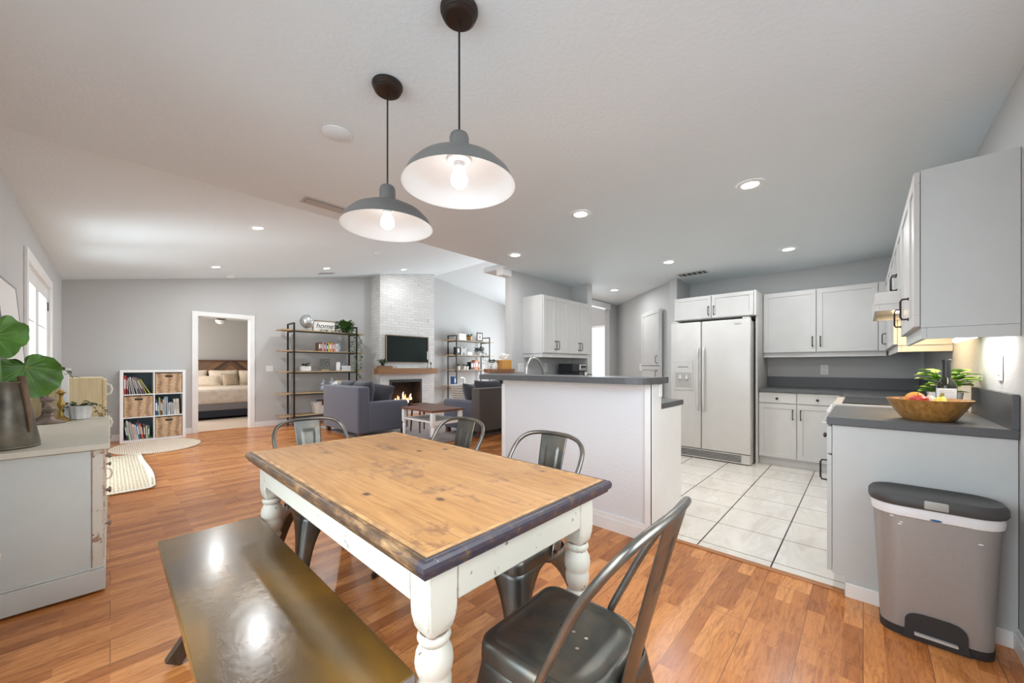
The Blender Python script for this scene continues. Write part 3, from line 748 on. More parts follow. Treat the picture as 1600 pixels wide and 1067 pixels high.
def pull(b, c, out, up, L=0.105, r=0.0045, stand=0.03):
    """bar pull: c centre on the door face, out = outward dir, up = long dir"""
    c, out, up = Vector(c), Vector(out), Vector(up)
    P = [c - up * L / 2, c - up * L / 2 + out * stand * .8, c - up * (L / 2 - .012) + out * stand, c + up * (L / 2 - .012) + out * stand, c + up * L / 2 + out * stand * .8, c + up * L / 2]
    b.tube(P, r, 8); b.cyl(c - up * L / 2, c - up * L / 2 + out * .004, r * 1.9, 8); b.cyl(c + up * L / 2, c + up * L / 2 + out * .004, r * 1.9, 8)
def knob(b, c, out, r=0.014):
    c, out = Vector(c), Vector(out)
    b.tube([c, c + out * .012, c + out * .014, c + out * .022, c + out * .026], [r * .45, r * .45, r, r, r * .6], 12)
def panel_door(parent, name, o, u, n, wd, z0, z1, mat='cab', handle=None, hmat='bronze', knobz=None, inset=0.055, th=0.02):
    """shaker door: o origin corner (x,y), u along dir, n outward"""
    o, u, n = Vector((*o, 0)), Vector((*u, 0)).normalized(), Vector((*n, 0)).normalized(); Z = Vector((0, 0, 1)); ax = (u, n, Z)
    h = z1 - z0; b = MB()
    def slab(a0, a1, c0, c1, t0, t1, bev=0): b.obox(o + u * (a0 + a1) / 2 + n * (t0 + t1) / 2 + Z * (c0 + c1) / 2, ax, (a1 - a0, t1 - t0, c1 - c0), bev)
    g = 0.0025
    if inset and h > 0.2 and wd > 0.2:
        i = inset
        slab(g, wd - g, z0 + g, z0 + i, 0, th, .002); slab(g, wd - g, z1 - i, z1 - g, 0, th, .002)
        slab(g, i, z0 + i, z1 - i, 0, th, .002); slab(wd - i, wd - g, z0 + i, z1 - i, 0, th, .002)
        slab(i - .002, wd - i + .002, z0 + i - .002, z1 - i + .002, 0, th - .008)
    else: slab(g, wd - g, z0 + g, z1 - g, 0, th, .002)
    d = b.build(name, mat, parent)
    if handle is not None:
        hb = MB(); a, zc, kind = handle
        if kind == 'pull': pull(hb, o + u * a + n * th + Z * zc, n, Z)
        else: knob(hb, o + u * a + n * th + Z * zc, n)
        hb.build('handle' if kind == 'pull' else 'knob', hmat, d, smooth=True)
    return d

# upper cabinets beside the column (left of picture centre)
t = thing('wall_cabinet', 'white four-door wall cabinet above the coffee machine and tap', 'cabinet', (4.3, 3.1, 1.34), world=True)
b = MB(); b.box(3.71, 4.805, 2.945, 3.268, 1.345, 2.085); b.build('cabinet_body', 'cab', t)
b = MB(); b.box(3.72, 4.80, 2.955, 2.975, 1.295, 1.344); b.box(3.72, 3.74, 2.975, 3.268, 1.295, 1.344); b.build('light_rail', 'cab', t)
xs = [3.71, 3.975, 4.25, 4.525, 4.80]
for i in range(4):
    wd = xs[i + 1] - xs[i]; a = wd - .028 if i % 2 == 0 else .028
    panel_door(t, 'door', (xs[i], 2.943), (1, 0), (0, -1), wd, 1.35, 2.08, handle=(a, 1.45, 'pull'))

# fridge
FX, F0, F1 = 5.13, 0.965, 1.885
t = thing('refrigerator', 'white side-by-side refrigerator with ice and water dispenser', 'refrigerator', (5.4, 1.42, 0), world=True)
b = MB(); b.box(FX + .065, 5.85, F0 + .006, F1 - .012, 0.012, 1.725, .006); b.build('body', 'fridge', t)
SPL = 1.505
for nm, y0, y1 in (('fridge_door', F0, SPL - .004), ('freezer_door', SPL + .004, F1)):
    b = MB(); b.box(FX, FX + .06, y0, y1, 0.13, 1.745, .012, 3)
    d = b.build(nm, 'fridge', t, smooth=True)
    s_ = -1 if nm == 'fridge_door' else 1
    ye = SPL + s_ * .035
    h = MB(); P = catmull([(FX, ye, .62), (FX - .035, ye, .66), (FX - .045, ye, .8), (FX - .045, ye, 1.2), (FX - .035, ye, 1.36), (FX, ye, 1.42)], 5); h.tube(P, .014, 10)
    h.build('door_handle', 'fridge', d, smooth=True)
    if nm == 'freezer_door':
        q = MB(); q.box(FX - .012, FX + .002, 1.60, 1.835, 0.87, 1.26, .006); q.build('dispenser_panel', 'fridge', d)
        q = MB(); q.box(FX - .014, FX - .004, 1.615, 1.82, 0.90, 1.10, .003); q.build('dispenser_recess', 'fridge_grey', d)
        q = MB()
        for k in range(6): q.box(FX - .0145, FX - .012, 1.66 + k * .022, 1.672 + k * .022, 1.165, 1.175)
        q.build('buttons', 'blackpl', d)
        for yy in (1.675, 1.755):
            q = MB(); q.lathe([(.0, 0), (.022, .0), (.026, .02), (.012, .045), (.010, .06)], (FX - .022, yy, 1.01), 12); q.build('dispenser_lever', 'fridge', d, smooth=True)
    else:
        q = MB(); q.box(FX - .003, FX, 1.06, 1.13, 1.685, 1.70); q.build('badge', 'fridge_grey', d)
b = MB(); b.box(FX + .02, FX + .06, F0 + .01, F1 - .01, 0.012, 0.12); b.build('base_grille', 'fridge', t)
b = MB()
for k in range(5): b.box(FX + .014, FX + .021, F0 + .10, F1 - .03, .03 + k * .017, .037 + k * .017)
b.build('grille_slots', 'ventdark', t)
b = MB()
for y in (F0 + .05, F1 - .05): b = MB(); b.box(FX + .02, FX + .10, y - .04, y + .04, 1.748, 1.765, .004); b.build('hinge_cover', 'fridge', t)
# fridge surround
t = thing('fridge_surround_cabinet', 'white two-door cabinet bridging over the refrigerator with a tall side panel', 'cabinet', (5.6, 1.4, 0), world=True)
b = MB(); b.box(5.30, 5.948, .925, .945, 0, 2.085, .001); b.build('side_panel', 'cab', t)
b = MB(); b.box(5.23, 5.948, .946, 1.868, 1.785, 2.085); b.build('cabinet_body', 'cab', t)
b = MB(); b.box(5.21, 5.30, .905, .945, 1.0, 2.085) if False else b.box(5.21, 5.299, .925, .945, 1.785, 2.085); b.build('face_strip', 'cab', t)
panel_door(t, 'door', (5.228, .948), (0, 1), (-1, 0), .46, 1.79, 2.08, handle=(.46 - .03, 1.885, 'pull'), inset=.045)
panel_door(t, 'door', (5.228, 1.41), (0, 1), (-1, 0), .455, 1.79, 2.08, handle=(.03, 1.885, 'pull'), inset=.045)
# far wall cupboards
t = thing('wall_cabinet', 'wide white wall cabinet on the far kitchen wall right of the refrigerator', 'cabinet', (5.78, .4, 1.34), world=True)
b = MB(); b.box(5.64, 5.948, -.19, .923, 1.34, 2.085); b.build('cabinet_body', 'cab', t)
b = MB(); b.box(5.65, 5.67, -.18, .92, 1.29, 1.339); b.build('light_rail', 'cab', t)
panel_door(t, 'door', (5.638, .40), (0, 1), (-1, 0), .52, 1.345, 2.08, handle=(.035, 1.47, 'pull'))
panel_door(t, 'door', (5.638, -.118), (0, 1), (-1, 0), .516, 1.345, 2.08, handle=(.48, 1.47, 'pull'))
b = MB(); b.box(5.622, 5.638, -.172, -.121, 1.345, 2.08); b.build('corner_filler', 'cab', t)
t = thing('base_cabinet', 'white base cabinet with two drawers below the far worktop', 'cabinet', (5.6, .4, 0), world=True)
b = MB(); b.box(5.37, 5.948, .17, .923, .10, .874); b.build('cabinet_body', 'cab', t)
b = MB(); b.box(5.41, 5.43, .17, .923, 0, .099); b.build('toe_kick', 'cab', t)
for y0, wd in ((.555, .367), (.185, .367)):
    panel_door(t, 'drawer', (5.368, y0), (0, 1), (-1, 0), wd, .745, .868, handle=(wd / 2, .80, 'knob'), inset=0)
    panel_door(t, 'door', (5.368, y0), (0, 1), (-1, 0), wd, .105, .74, handle=((.035 if y0 > .4 else wd - .035), .62, 'pull'))
# worktop round the corner
poly = [(2.565, YN + .002), (3.378, YN + .002), (3.378, .14), (2.565, .14)]
b = MB(); b.prism(poly, .875, .914, .003); b.box(2.565, 3.378, YN + .002, YN + .022, .9145, 1.062, .002)
tag(b.build('worktop', 'counter'), 'charcoal worktop carrying the fruit bowl, with upstand along the wall', 'countertop')
poly = [(4.14, YN + .002), (5.948, YN + .002), (5.948, .922), (5.33, .922), (5.33, .14), (4.14, .14)]
b = MB(); b.prism(poly, .875, .914, .003); b.box(5.928, 5.948, YN + .03, .922, .9145, 1.045, .002); b.box(4.14, 5.948, YN + .002, YN + .022, .9145, 1.045, .002)
tag(b.build('worktop', 'counter'), 'charcoal corner worktop beyond the hob with a tall upstand on the far wall', 'countertop')
# peninsula-end cabinet
t = thing('base_cabinet', 'white base cabinet with a broad grey-white end panel behind the pedal bin', 'cabinet', (2.9, -.2, 0), world=True)
b = MB(); b.box(2.605, 3.378, YN + .002, .07, 0.0, .874); b.box(2.64, 3.376, .07, .115, .10, .874); b.build('cabinet_body', 'cab', t)
b = MB(); b.prism([(2.583, YN + .003), (2.603, YN + .003), (2.603, .07), (2.583, .07)], 0.0, .872)
b.box(2.583, 2.603, .07, .118, .10, .872); b.build('end_panel', 'cabin', t)
panel_door(t, 'drawer', (2.585, .12), (1, 0), (0, 1), .39, .72, .868, mat='cabin', handle=(.19, .79, 'knob'), inset=0)
panel_door(t, 'door', (2.585, .12), (1, 0), (0, 1), .39, .105, .715, mat='cabin', handle=(.06, .62, 'pull'))
panel_door(t, 'drawer', (2.98, .12), (1, 0), (0, 1), .39, .72, .868, handle=(.19, .79, 'knob'), inset=0)
panel_door(t, 'door', (2.98, .12), (1, 0), (0, 1), .39, .105, .715, handle=(.35, .62, 'pull'))
t = thing('base_cabinet', 'white base cabinet between the oven and the far kitchen corner', 'cabinet', (4.9, -.2, 0), world=True)
b = MB(); b.box(4.145, 5.30, YN + .002, .07, 0, .874); b.box(4.145, 5.30, .07, .115, .10, .874); b.build('cabinet_body', 'cab', t)
for k in range(3): panel_door(t, 'door', (4.15 + .38 * k, .12), (1, 0), (0, 1), .38, .105, .868, handle=(.34, .75, 'pull'))
b = MB(); b.box(2.45, 2.582, YN + .016, .04, 0, .07) if False else b.box(2.572, 2.582, YN + .016, .066, 0, .07, .002)
struct('baseboard_cabinet_end', b, 'trim')
# range
t = thing('range', 'white electric range with a black glass hob beside the fruit bowl worktop', 'oven', (3.76, -.15, 0), world=True)
b = MB(); b.box(3.384, 4.134, YN + .03, .13, .02, .895, .004); b.build('body', 'fridge', t)
b = MB(); b.box(3.380, 4.138, YN + .03, .155, .896, .925, .005); b.build('hob_frame', 'fridge', t)
b = MB(); b.box(3.415, 4.105, YN + .06, .105, .9255, .931, .002); b.build('hob_glass', 'glassblk', t)
b = MB(); b.box(3.40, 4.12, .131, .16, .22, .80, .01); d = b.build('oven_door', 'fridge', t)
b = MB(); b.tube([(3.45, .16, .78), (3.45, .205, .78), (4.07, .205, .78), (4.07, .16, .78)], .012, 10); b.build('oven_handle', 'fridge', d, smooth=True)
b = MB(); b.box(3.39, 4.13, .131, .165, .815, .893, .006); d = b.build('control_panel', 'fridge', t)
for k in range(5):
    b = MB(); b.tube([(3.47 + k * .14, .165, .855), (3.47 + k * .14, .19, .855)], [.02, .016], 12); b.build('control_knob', 'fridge', d, smooth=True)
# right-hand wall cabinets
t = thing('wall_cabinet', 'white wall cabinet nearest the camera, its plain grey side facing the dining room', 'cabinet', (2.95, -.32, 1.34), world=True)
b = MB(); b.box(2.553, 3.376, YN + .002, -.194, 1.357, 2.082); b.build('cabinet_body', 'cabin', t)
b = MB(); b.box(2.556, 3.37, -.212, -.196, 1.305, 1.356); b.box(2.556, 2.574, YN + .002, -.213, 1.305, 1.356); b.build('light_rail', 'cabin', t)
panel_door(t, 'door', (2.551, -.192), (1, 0), (0, 1), .30, 1.36, 2.08, handle=(.27, 1.475, 'pull'))
panel_door(t, 'door', (2.855, -.192), (1, 0), (0, 1), .52, 1.36, 2.08, handle=(.48, 1.475, 'pull'))
t = thing('wall_cabinet', 'short white wall cabinet above the cooker hood', 'cabinet', (3.76, -.32, 1.66), world=True)
b = MB(); b.box(3.380, 4.138, YN + .002, -.194, 1.66, 2.082); b.build('cabinet_body', 'cab', t)
panel_door(t, 'door', (3.385, -.192), (1, 0), (0, 1), .373, 1.665, 2.08, handle=(.34, 1.76, 'pull'))
panel_door(t, 'door', (3.761, -.192), (1, 0), (0, 1), .373, 1.665, 2.08, handle=(.04, 1.76, 'pull'))
t = thing('wall_cabinet', 'white wall cabinet between the cooker hood and the far corner', 'cabinet', (4.9, -.32, 1.34), world=True)
b = MB(); b.box(4.142, 5.62, YN + .002, -.194, 1.34, 2.082); b.build('cabinet_body', 'cab', t)
b = MB(); b.box(4.15, 5.62, -.212, -.196, 1.29, 1.339); b.box(4.15, 4.168, YN + .002, -.213, 1.29, 1.339); b.build('light_rail', 'cab', t)
for k in range(3): panel_door(t, 'door', (4.144 + .49 * k, -.192), (1, 0), (0, 1), .488, 1.345, 2.08, handle=((.30, 1.46, 'pull') if k == 2 else None))
# hood
t = thing('cooker_hood', 'slim white cooker hood with its warm lamp on above the hob', 'cooker hood', (3.76, -.26, 1.53), world=True)
b = MB(); b.prism([(3.382, YN + .002), (4.136, YN + .002), (4.136, -.055), (3.382, -.055)], 1.575, 1.655, .004)
b.box(3.382, 4.136, -.075, -.055, 1.535, 1.574); b.box(3.382, 3.40, YN + .002, -.076, 1.535, 1.574); b.box(4.118, 4.136, YN + .002, -.076, 1.535, 1.574); b.build('hood_shell', 'cab', t)
b = MB(); b.box(3.60, 3.92, -.36, -.16, 1.565, 1.574); b.build('lamp_lens', emit('hood_lamp', (1.0, 0.72, 0.35), 9.0), t)
area('cooker_hood_lamp', (3.76, -.24, 1.56), (0, 0, -1), .5, .3, 4, (1.0, 0.70, 0.34), parent=t)
# under-cabinet light
t = thing('strip_light', 'white strip light glowing under the nearest wall cabinet', 'light', (2.95, -.36, 1.33), world=True)
b = MB(); b.box(2.62, 3.22, -.42, -.33, 1.338, 1.356, .003); b.build('housing', 'trim', t)
b = MB(); b.cyl((2.64, -.375, 1.322), (3.20, -.375, 1.322), .013); b.build('tube', 'tube', t, smooth=True)
area('strip_light_lamp', (2.92, -.375, 1.30), (0, -.25, -1), .55, .05, 1.6, (1, .97, .92), parent=t)
# pantry doors in the diagonal wall
t = thing('pantry_cupboard', 'narrow white pantry cupboard doors set in the angled grey wall', 'cupboard', (5.8, 2.38, 0), world=True)
P0, P1 = Vector((5.58, 2.165)), Vector((6.02, 2.63)); u = (P1 - P0).normalized(); n = Vector((-u.y, u.x)); L = (P1 - P0).length
P0 = P0 + n * .026
b = MB(); ax = (Vector((*u, 0)), Vector((*n, 0)), Vector((0, 0, 1))); c = P0 + u * L / 2
b.obox((c.x, c.y, 1.06), ax, (L, .03, 1.96)); b.build('cupboard_frame', 'cab', t)
P0 = P0 + n * .016
panel_door(t, 'door', P0, u, n, L, 1.19, 2.03, handle=(.05, 1.28, 'pull'))
panel_door(t, 'door', P0, u, n, L, .10, 1.18, handle=(.05, 1.06, 'pull'))

# outlets and switches
def plate(label, c, u, n, kind='outlet', wdt=.075, hgt=.118):
    c, u, n = Vector(c), Vector((*u, 0)), Vector((*n, 0)); Z = Vector((0, 0, 1)); ax = (u, n, Z)
    t = thing('wall_outlet' if kind == 'outlet' else 'light_switch', label, 'outlet' if kind == 'outlet' else 'switch', c, world=True)
    b = MB(); b.obox(c + n * .004, ax, (wdt, .006, hgt), .002); b.build('cover_plate', 'outlet', t)
    b = MB()
    if kind == 'outlet':
        for z in (-.024, .024): b.obox(c + n * .0085 + Z * z, ax, (.034, .003, .028), .001)
        q = MB()
        for z in (-.024, .024):
            for x in (-.007, .007): q.obox(c + n * .0104 + Z * z + u * x, ax, (.003, .001, .011))
        f = b.build('socket', 'outlet', t); q.build('slots', 'ventdark', f)
    else:
        k = max(1, round(wdt / .05) - 1) if wdt > .09 else 1
        for i in range(k): b.obox(c + n * .0085 + u * (i - (k - 1) / 2) * .046, ax, (.030, .005, .062), .002)
        b.build('rocker', 'outlet', t)
plate('white outlet above the upstand on the far kitchen wall', (5.949, .345, 1.135), (0, 1), (-1, 0))
plate('white outlet left of the coffee machine', (4.19, 3.269, 1.16), (1, 0), (0, -1))
plate('double white plate on the wall behind the tissue box', (3.66, 3.269, 1.16), (1, 0), (0, -1), wdt=.12)
q_ = Vector((6.155, 2.757)); plate('white outlet on the angled wall left of the pantry', (q_.x + n.x * .002, q_.y + n.y * .002, 1.16), tuple(u), tuple(n))
plate('double white light switch on the gable wall right of the doorway', (2.16, YB - .001, 1.13), (1, 0), (0, -1), 'switch', .12)
plate('white switch on the bright wall under the nearest cabinet', (2.86, YN + .001, 1.17), (1, 0), (0, 1), 'switch')

# tap
t = thing('kitchen_tap', 'brushed nickel gooseneck tap rising behind the bar top', 'tap', (2.80, 2.42, .914), world=True)
b = MB(); b.lathe([(.028, 0), (.028, .012), (.018, .03), (.016, .06)], (2.80, 2.42, .914), 16); b.build('tap_base', 'chrome', t, smooth=True)
P = catmull([(2.80, 2.42, .96), (2.80, 2.42, 1.14), (2.82, 2.42, 1.21), (2.885, 2.42, 1.26), (2.96, 2.42, 1.25), (3.02, 2.42, 1.20), (3.05, 2.42, 1.15)], 6)
b = MB(); b.tube(P, .012, 10); b.build('spout', 'chrome', t, smooth=True)
b = MB(); b.tube([(3.045, 2.42, 1.16), (3.065, 2.42, 1.10), (3.07, 2.42, 1.085)], [.014, .02, .018], 12); b.build('spray_head', 'chrome', t, smooth=True)
b = MB(); b.tube([(2.80, 2.40, .97), (2.80, 2.34, 1.02)], [.009, .006], 8); b.build('lever', 'chrome', t, smooth=True)
# coffee machine
t = thing('espresso_machine', 'black espresso machine with chrome front on the low worktop', 'coffee machine', (4.52, 2.96, .914), world=True)
b = MB(); b.box(4.36, 4.68, 2.92, 3.17, 1.10, 1.215, .012); b.box(4.37, 4.67, 3.02, 3.17, .93, 1.10, .004); b.build('body', 'blackpl', t)
b = MB(); b.box(4.36, 4.68, 2.80, 3.17, .915, .935, .005); b.build('drip_tray', 'chrome', t)
b = MB(); b.box(4.50, 4.66, 2.895, 2.93, 1.115, 1.205, .01); d = b.build('control_face', 'chrome', t)
b = MB()
for x in (4.54, 4.58, 4.62): b.tube([(x, 2.894, 1.17), (x, 2.886, 1.17)], .014, 12)
b.build('dials', 'blackpl', d)
b = MB(); b.lathe([(.034, 0), (.036, .03), (.03, .045)], (4.58, 2.86, 1.05), 16); b.tube([(4.58, 2.85, 1.07), (4.58, 2.76, 1.06)], [.010, .013], 10); b.build('portafilter', 'chrome', t, smooth=True)
t = tag(MB().lathe([(.03, 0), (.04, .01), (.042, .09), (.038, .10)], (4.44, 2.87, .935), 16).build('milk_jug', 'chrome', smooth=True), 'small steel jug standing on the espresso machine tray', 'jug')
# tray, pot and tissue box on the bar
def ellipse_ring(cx, cy, z, a, bb, ang, n=28): return [(cx + a * math.cos(2 * PI * k / n) * math.cos(ang) - bb * math.sin(2 * PI * k / n) * math.sin(ang), cy + a * math.cos(2 * PI * k / n) * math.sin(ang) + bb * math.sin(2 * PI * k / n) * math.cos(ang), z) for k in range(n)]
TR = Vector((2.90, 2.90)); Ru = Vector((.683, -.7305)); Rv = Vector((.7305, .683))
b = MB(); lo = ellipse_ring(TR.x, TR.y, 0, .155, .115, -math.atan2(.7305, .683)); b.prism([(p[0], p[1]) for p in lo], 1.106, 1.118)
n_ = 56
for k in range(n_):
    a = 2 * PI * k / n_; c = TR + Ru * .158 * math.cos(a) + Rv * .118 * math.sin(a); b.tube([(c.x, c.y, 1.107), (c.x + Ru.x * .006 * math.cos(a), c.y + Ru.y * .006 * math.cos(a), 1.150)], .0078, 6)
tag(b.build('wooden_tray', wood('beaded_wood', (0.20, .085, .035), (.42, .21, .10), 2, .5)), 'oval brown wooden tray with ribbed rim on the end of the bar', 'tray')
c = TR + Ru * .052
t = thing('tissue_box', 'square orange wooden tissue box on the ribbed bar tray', 'tissue box', (c.x, c.y, 1.119), R(-10))
b = MB(); b.box(-.06, .06, -.06, .06, 0, .128, .004); b.build('box', 'boxwood', t)
b = MB()
def tf(u_, v_):
    a = (u_ - .5) * 2; return (a * .045 * (0.5 + v_) + .012 * math.sin(9 * v_ + 3 * u_), .02 * math.sin(7 * u_ + 4 * v_) * (.4 + v_), .125 + .085 * v_ * (1 - .35 * abs(a)))
b.grid(tf, 14, 8); b.build('tissue', 'towel', t, smooth=True, solid=.002)

# ---- plants helpers
def leaf(b, base, d, up, L, W, fold=0.15, curl=0.2, kind='oval', nu=6, nv=4):
    base, d, up = Vector(base), Vector(d).normalized(), Vector(up); side = d.cross(up).normalized(); up = side.cross(d).normalized()
    def fn(u_, v_):
        t_ = u_; s_ = v_ * 2 - 1
        if kind == 'heart': w_ = W * (math.sin(PI * min(1, t_ * .93 + .07)) ** .7) * (1.15 - .65 * t_)
        else: w_ = W * math.sin(PI * min(1, max(0.0, t_ * .96 + .02))) ** .8
        return base + d * L * t_ + side * s_ * w_ / 2 + up * (fold * abs(s_) * w_ - curl * L * t_ * t_)
    b.grid(fn, nu, nv)
def bushy(b, c, rx, rz, n, L, W, kind='oval', down=0.0, rnd=random):
    for k in range(n):
        a = rnd.uniform(0, 2 * PI); e = rnd.uniform(-.2, 1.2)
        p = Vector(c) + Vector((math.cos(a) * rx * rnd.random(), math.sin(a) * rx * rnd.random(), rz * rnd.random()))
        d = Vector((math.cos(a), math.sin(a), e - down)); leaf(b, p, d, (0, 0, 1), L * rnd.uniform(.7, 1.2), W * rnd.uniform(.7, 1.2), .15, .25, kind, 4, 2)
def vine(parent, pts, n, L, mat='leafd', smat='vine', r=.0018):
    P = catmull(pts, 6); b = MB(); b.tube(P, r, 5); st = b.build('vine', smat, parent)
    q = MB()
    for k in range(n):
        p = P[int((k + .5) / n * (len(P) - 1))]; a = random.uniform(0, 2 * PI)
        leaf(q, p, (math.cos(a), math.sin(a), random.uniform(-.7, .3)), (0, 0, 1), L * random.uniform(.7, 1.25), L * .85, .15, .15, 'heart', 4, 2)
    q.build('vine_leaves', mat, st)

c = TR - Ru * .07 - Rv * .01
t = thing('potted_plant', 'small white pot with trailing green plant on the bar tray', 'plant', (c.x, c.y, 1.119))
b = MB(); b.lathe([(.034, 0), (.048, .02), (.056, .06), (.052, .095), (.046, .098), (.045, .085), (0, .085)], (0, 0, 0), 20); b.build('pot', 'white_ceramic', t, smooth=True)
b = MB(); bushy(b, (0, 0, .09), .04, .03, 40, .035, .02); b.build('foliage', 'leafd', t)
vine(t, [(-.02, -.03, .1), (-.06, -.05, .10), (-.075, -.055, .05), (-.08, -.05, .01)], 9, .022)

# bowl and its contents
BC = Vector((2.775, -.235, .9145))
t = tag(MB().lathe([(.0, .0), (.085, .0), (.098, .012), (.125, .055), (.147, .098), (.150, .102), (.142, .102), (.118, .058), (.09, .02), (.0, .014)], BC, 48).build('fruit_bowl', 'bowlwood', smooth=True), 'round reddish wooden fruit bowl on the charcoal worktop', 'bowl')
def at_bowl(r_, f_, z): p = Vector((BC.x, BC.y)) + Ru * r_ + Rv * f_; return (p.x, p.y, .9145 + z)
t = thing('apple', 'red apple at the left of the fruit bowl', 'fruit', at_bowl(-.062, -.015, .055))
b = MB(); b.lathe([(0, .006), (.014, .001), (.028, .01), (.037, .032), (.034, .055), (.02, .066), (.008, .062), (0, .056)], (0, 0, 0), 20); b.build('flesh', 'apple', t, smooth=True)
b = MB(); b.tube([(0, 0, .058), (.003, .002, .078)], .0015, 5); b.build('stalk', 'darkwood', t)
t = thing('orange', 'orange behind the bananas in the fruit bowl', 'fruit', at_bowl(-.015, .045, .055))
b = MB(); b.ball((0, 0, .04), .040, .040, .039, 20, 12); b.build('peel', 'orange', t, smooth=True)
b = MB(); b.lathe([(.004, 0), (.003, .003)], (0, 0, .078), 8); b.build('stalk', 'stem', t)
t = thing('banana_bunch', 'bunch of yellow bananas lying in the fruit bowl', 'fruit', at_bowl(-.02, -.03, .055), R(-47))
for k in range(3):
    P = catmull([(-.07 + .004 * k, -.02 + .018 * k, .035 - .004 * k), (-.045, -.03 + .02 * k, .010), (0, -.03 + .02 * k, .002 + .004 * k), (.035, -.022 + .016 * k, .028), (.052, -.008 + .006 * k, .062)], 5)
    rr = [.004 + .013 * math.sin(PI * min(1, (i + 1.2) / (len(P) + .3))) ** .5 for i in range(len(P))]; rr[-1] = .004; rr[-2] = .006
    b = MB(); b.tube(P, rr, 8); b.build('banana', 'banana', t, smooth=True)
b = MB(); b.tube([(.052, -.002, .06), (.058, 0, .078)], [.008, .006], 8); b.build('stalk', plain('banana_stalk', (.25, .22, .05), .6), t)
t = thing('garlic_bulb', 'garlic bulb beside the bananas in the fruit bowl', 'garlic', at_bowl(.022, .01, .075))
b = MB(); b.lathe([(0, 0), (.018, .003), (.026, .018), (.02, .034), (.006, .044), (.004, .056), (0, .057)], (0, 0, 0), 16); b.build('bulb', 'garlic', t, smooth=True)
b = MB(); b.lathe([(.007, 0), (.005, .004)], (0, 0, -.003), 8); b.build('roots', 'garlic', t)
t = thing('oil_bottle', 'dark glass oil bottle with white label standing behind the fruit bowl', 'bottle', (2.985, -.318, .9147))
b = MB(); b.lathe([(0, 0), (.034, 0), (.038, .004), (.038, .158), (.036, .172), (.026, .192), (.0165, .205), (.0155, .212)], (0, 0, 0), 32); b.build('bottle_glass', 'bottle', t, smooth=True)
b = MB(); b.lathe([(.0162, .206), (.0162, .284), (.0178, .285), (.0178, .299), (.015, .30), (0, .30)], (0, 0, 0), 24); b.build('cap', 'cork', t, smooth=True)
b = MB()
rr = .0386
for k in range(22):
    a0 = R(174 - 66 + k * 132 / 22); a1 = R(174 - 66 + (k + 1) * 132 / 22)
    vs = [b.bm.verts.new((rr * math.cos(a), rr * math.sin(a), z)) for a, z in ((a0, .082), (a1, .082), (a1, .150), (a0, .150))]; b.bm.faces.new(vs)
lb = b.build('label', 'signwhite', t, smooth=True)
b = MB(); random.seed(3)
for j in range(7):
    z = .142 - j * .008; sp = 40 if j else 30
    k0 = -sp
    while k0 < sp:
        w_ = random.uniform(3, 9); a0 = R(174 + k0); a1 = R(174 + min(sp, k0 + w_)); r2 = rr + .0004; hh = .0045 if j < 2 else .002
        vs = [b.bm.verts.new((r2 * math.cos(a), r2 * math.sin(a), q)) for a, q in ((a0, z - hh), (a1, z - hh), (a1, z), (a0, z))]; b.bm.faces.new(vs); k0 += w_ + 2.5
b.build('label_print', 'fridge_grey', lb)
p = at_bowl(.085, .26, 0)
t = thing('basil_plant', 'bright green basil in a white pot behind the oil bottle', 'plant', (3.20, -.335, .9145))
b = MB(); b.lathe([(.05, 0), (.055, .005), (.068, .11), (.070, .12), (.064, .12), (.06, .105), (0, .105)], (0, 0, 0), 24); b.build('pot', 'white_ceramic', t, smooth=True)
b = MB(); q = MB()
for k in range(16):
    a = 2 * PI * k / 16 + random.uniform(-.2, .2); rr_ = random.uniform(.015, .075); h_ = random.uniform(.15, .235)
    tip = Vector((math.cos(a) * rr_, math.sin(a) * rr_, h_)); b.tube(catmull([(math.cos(a) * .01, math.sin(a) * .01, .10), (tip * .6 + Vector((0, 0, .05))), tip], 3), .0025, 5)
    for j in range(3):
        aa = a + (j - 1) * 1.4; leaf(q, tip - Vector((0, 0, .02 * j)), (math.cos(aa), math.sin(aa), .35), (0, 0, 1), .085, .062, .12, .25, 'oval', 6, 4)
sd = Vector((Ru.x, Ru.y, 0))
b.tube([(0, 0, .11), sd * .09 + Vector((0, 0, .16)), sd * .13 + Vector((0, 0, .185))], .002, 5)
leaf(q, sd * .115 + Vector((0, 0, .185)), sd + Vector((0, 0, .35)), (0, 0, 1), .085, .05, .1, .1); leaf(q, sd * .11 + Vector((0, 0, .17)), sd + Vector((0, 0, -.3)), (0, 0, 1), .05, .04, .1, .1)
b.build('stems', 'stem', t); q.build('leaves', 'leafl', t, smooth=True)

# ================================================================ PEDAL BIN
t = thing('pedal_bin', 'grey pedal bin with charcoal lid and white bag, in front of the cabinet end', 'bin', (2.462, -.222, 0), R(90))
# local x runs along the broad side (world Y), local -y ... +y depth; broad front face looks to -X world = +y local
def rrect(w_, d_, r_, n=6, bow=0.0):
    out = []
    for cx, cy, a0 in ((w_ / 2 - r_, d_ / 2 - r_, 0), (-w_ / 2 + r_, d_ / 2 - r_, 90), (-w_ / 2 + r_, -d_ / 2 + r_, 180), (w_ / 2 - r_, -d_ / 2 + r_, 270)):
        for k in range(n + 1):
            a = R(a0 + 90 * k / n); out.append((cx + r_ * math.cos(a), cy + r_ * math.sin(a)))
    return out
def loft(b, secs, cap0=True, cap1=True):
    rings = [[b.bm.verts.new((x, y, z)) for x, y in p] for p, z in secs]
    n = len(rings[0])
    for A, B in zip(rings, rings[1:]):
        for k in range(n): b.bm.faces.new((A[k], A[(k + 1) % n], B[(k + 1) % n], B[k]))
    if cap0: b.bm.faces.new(rings[0][::-1])
    if cap1: b.bm.faces.new(rings[-1])
    return rings
ZL = .585
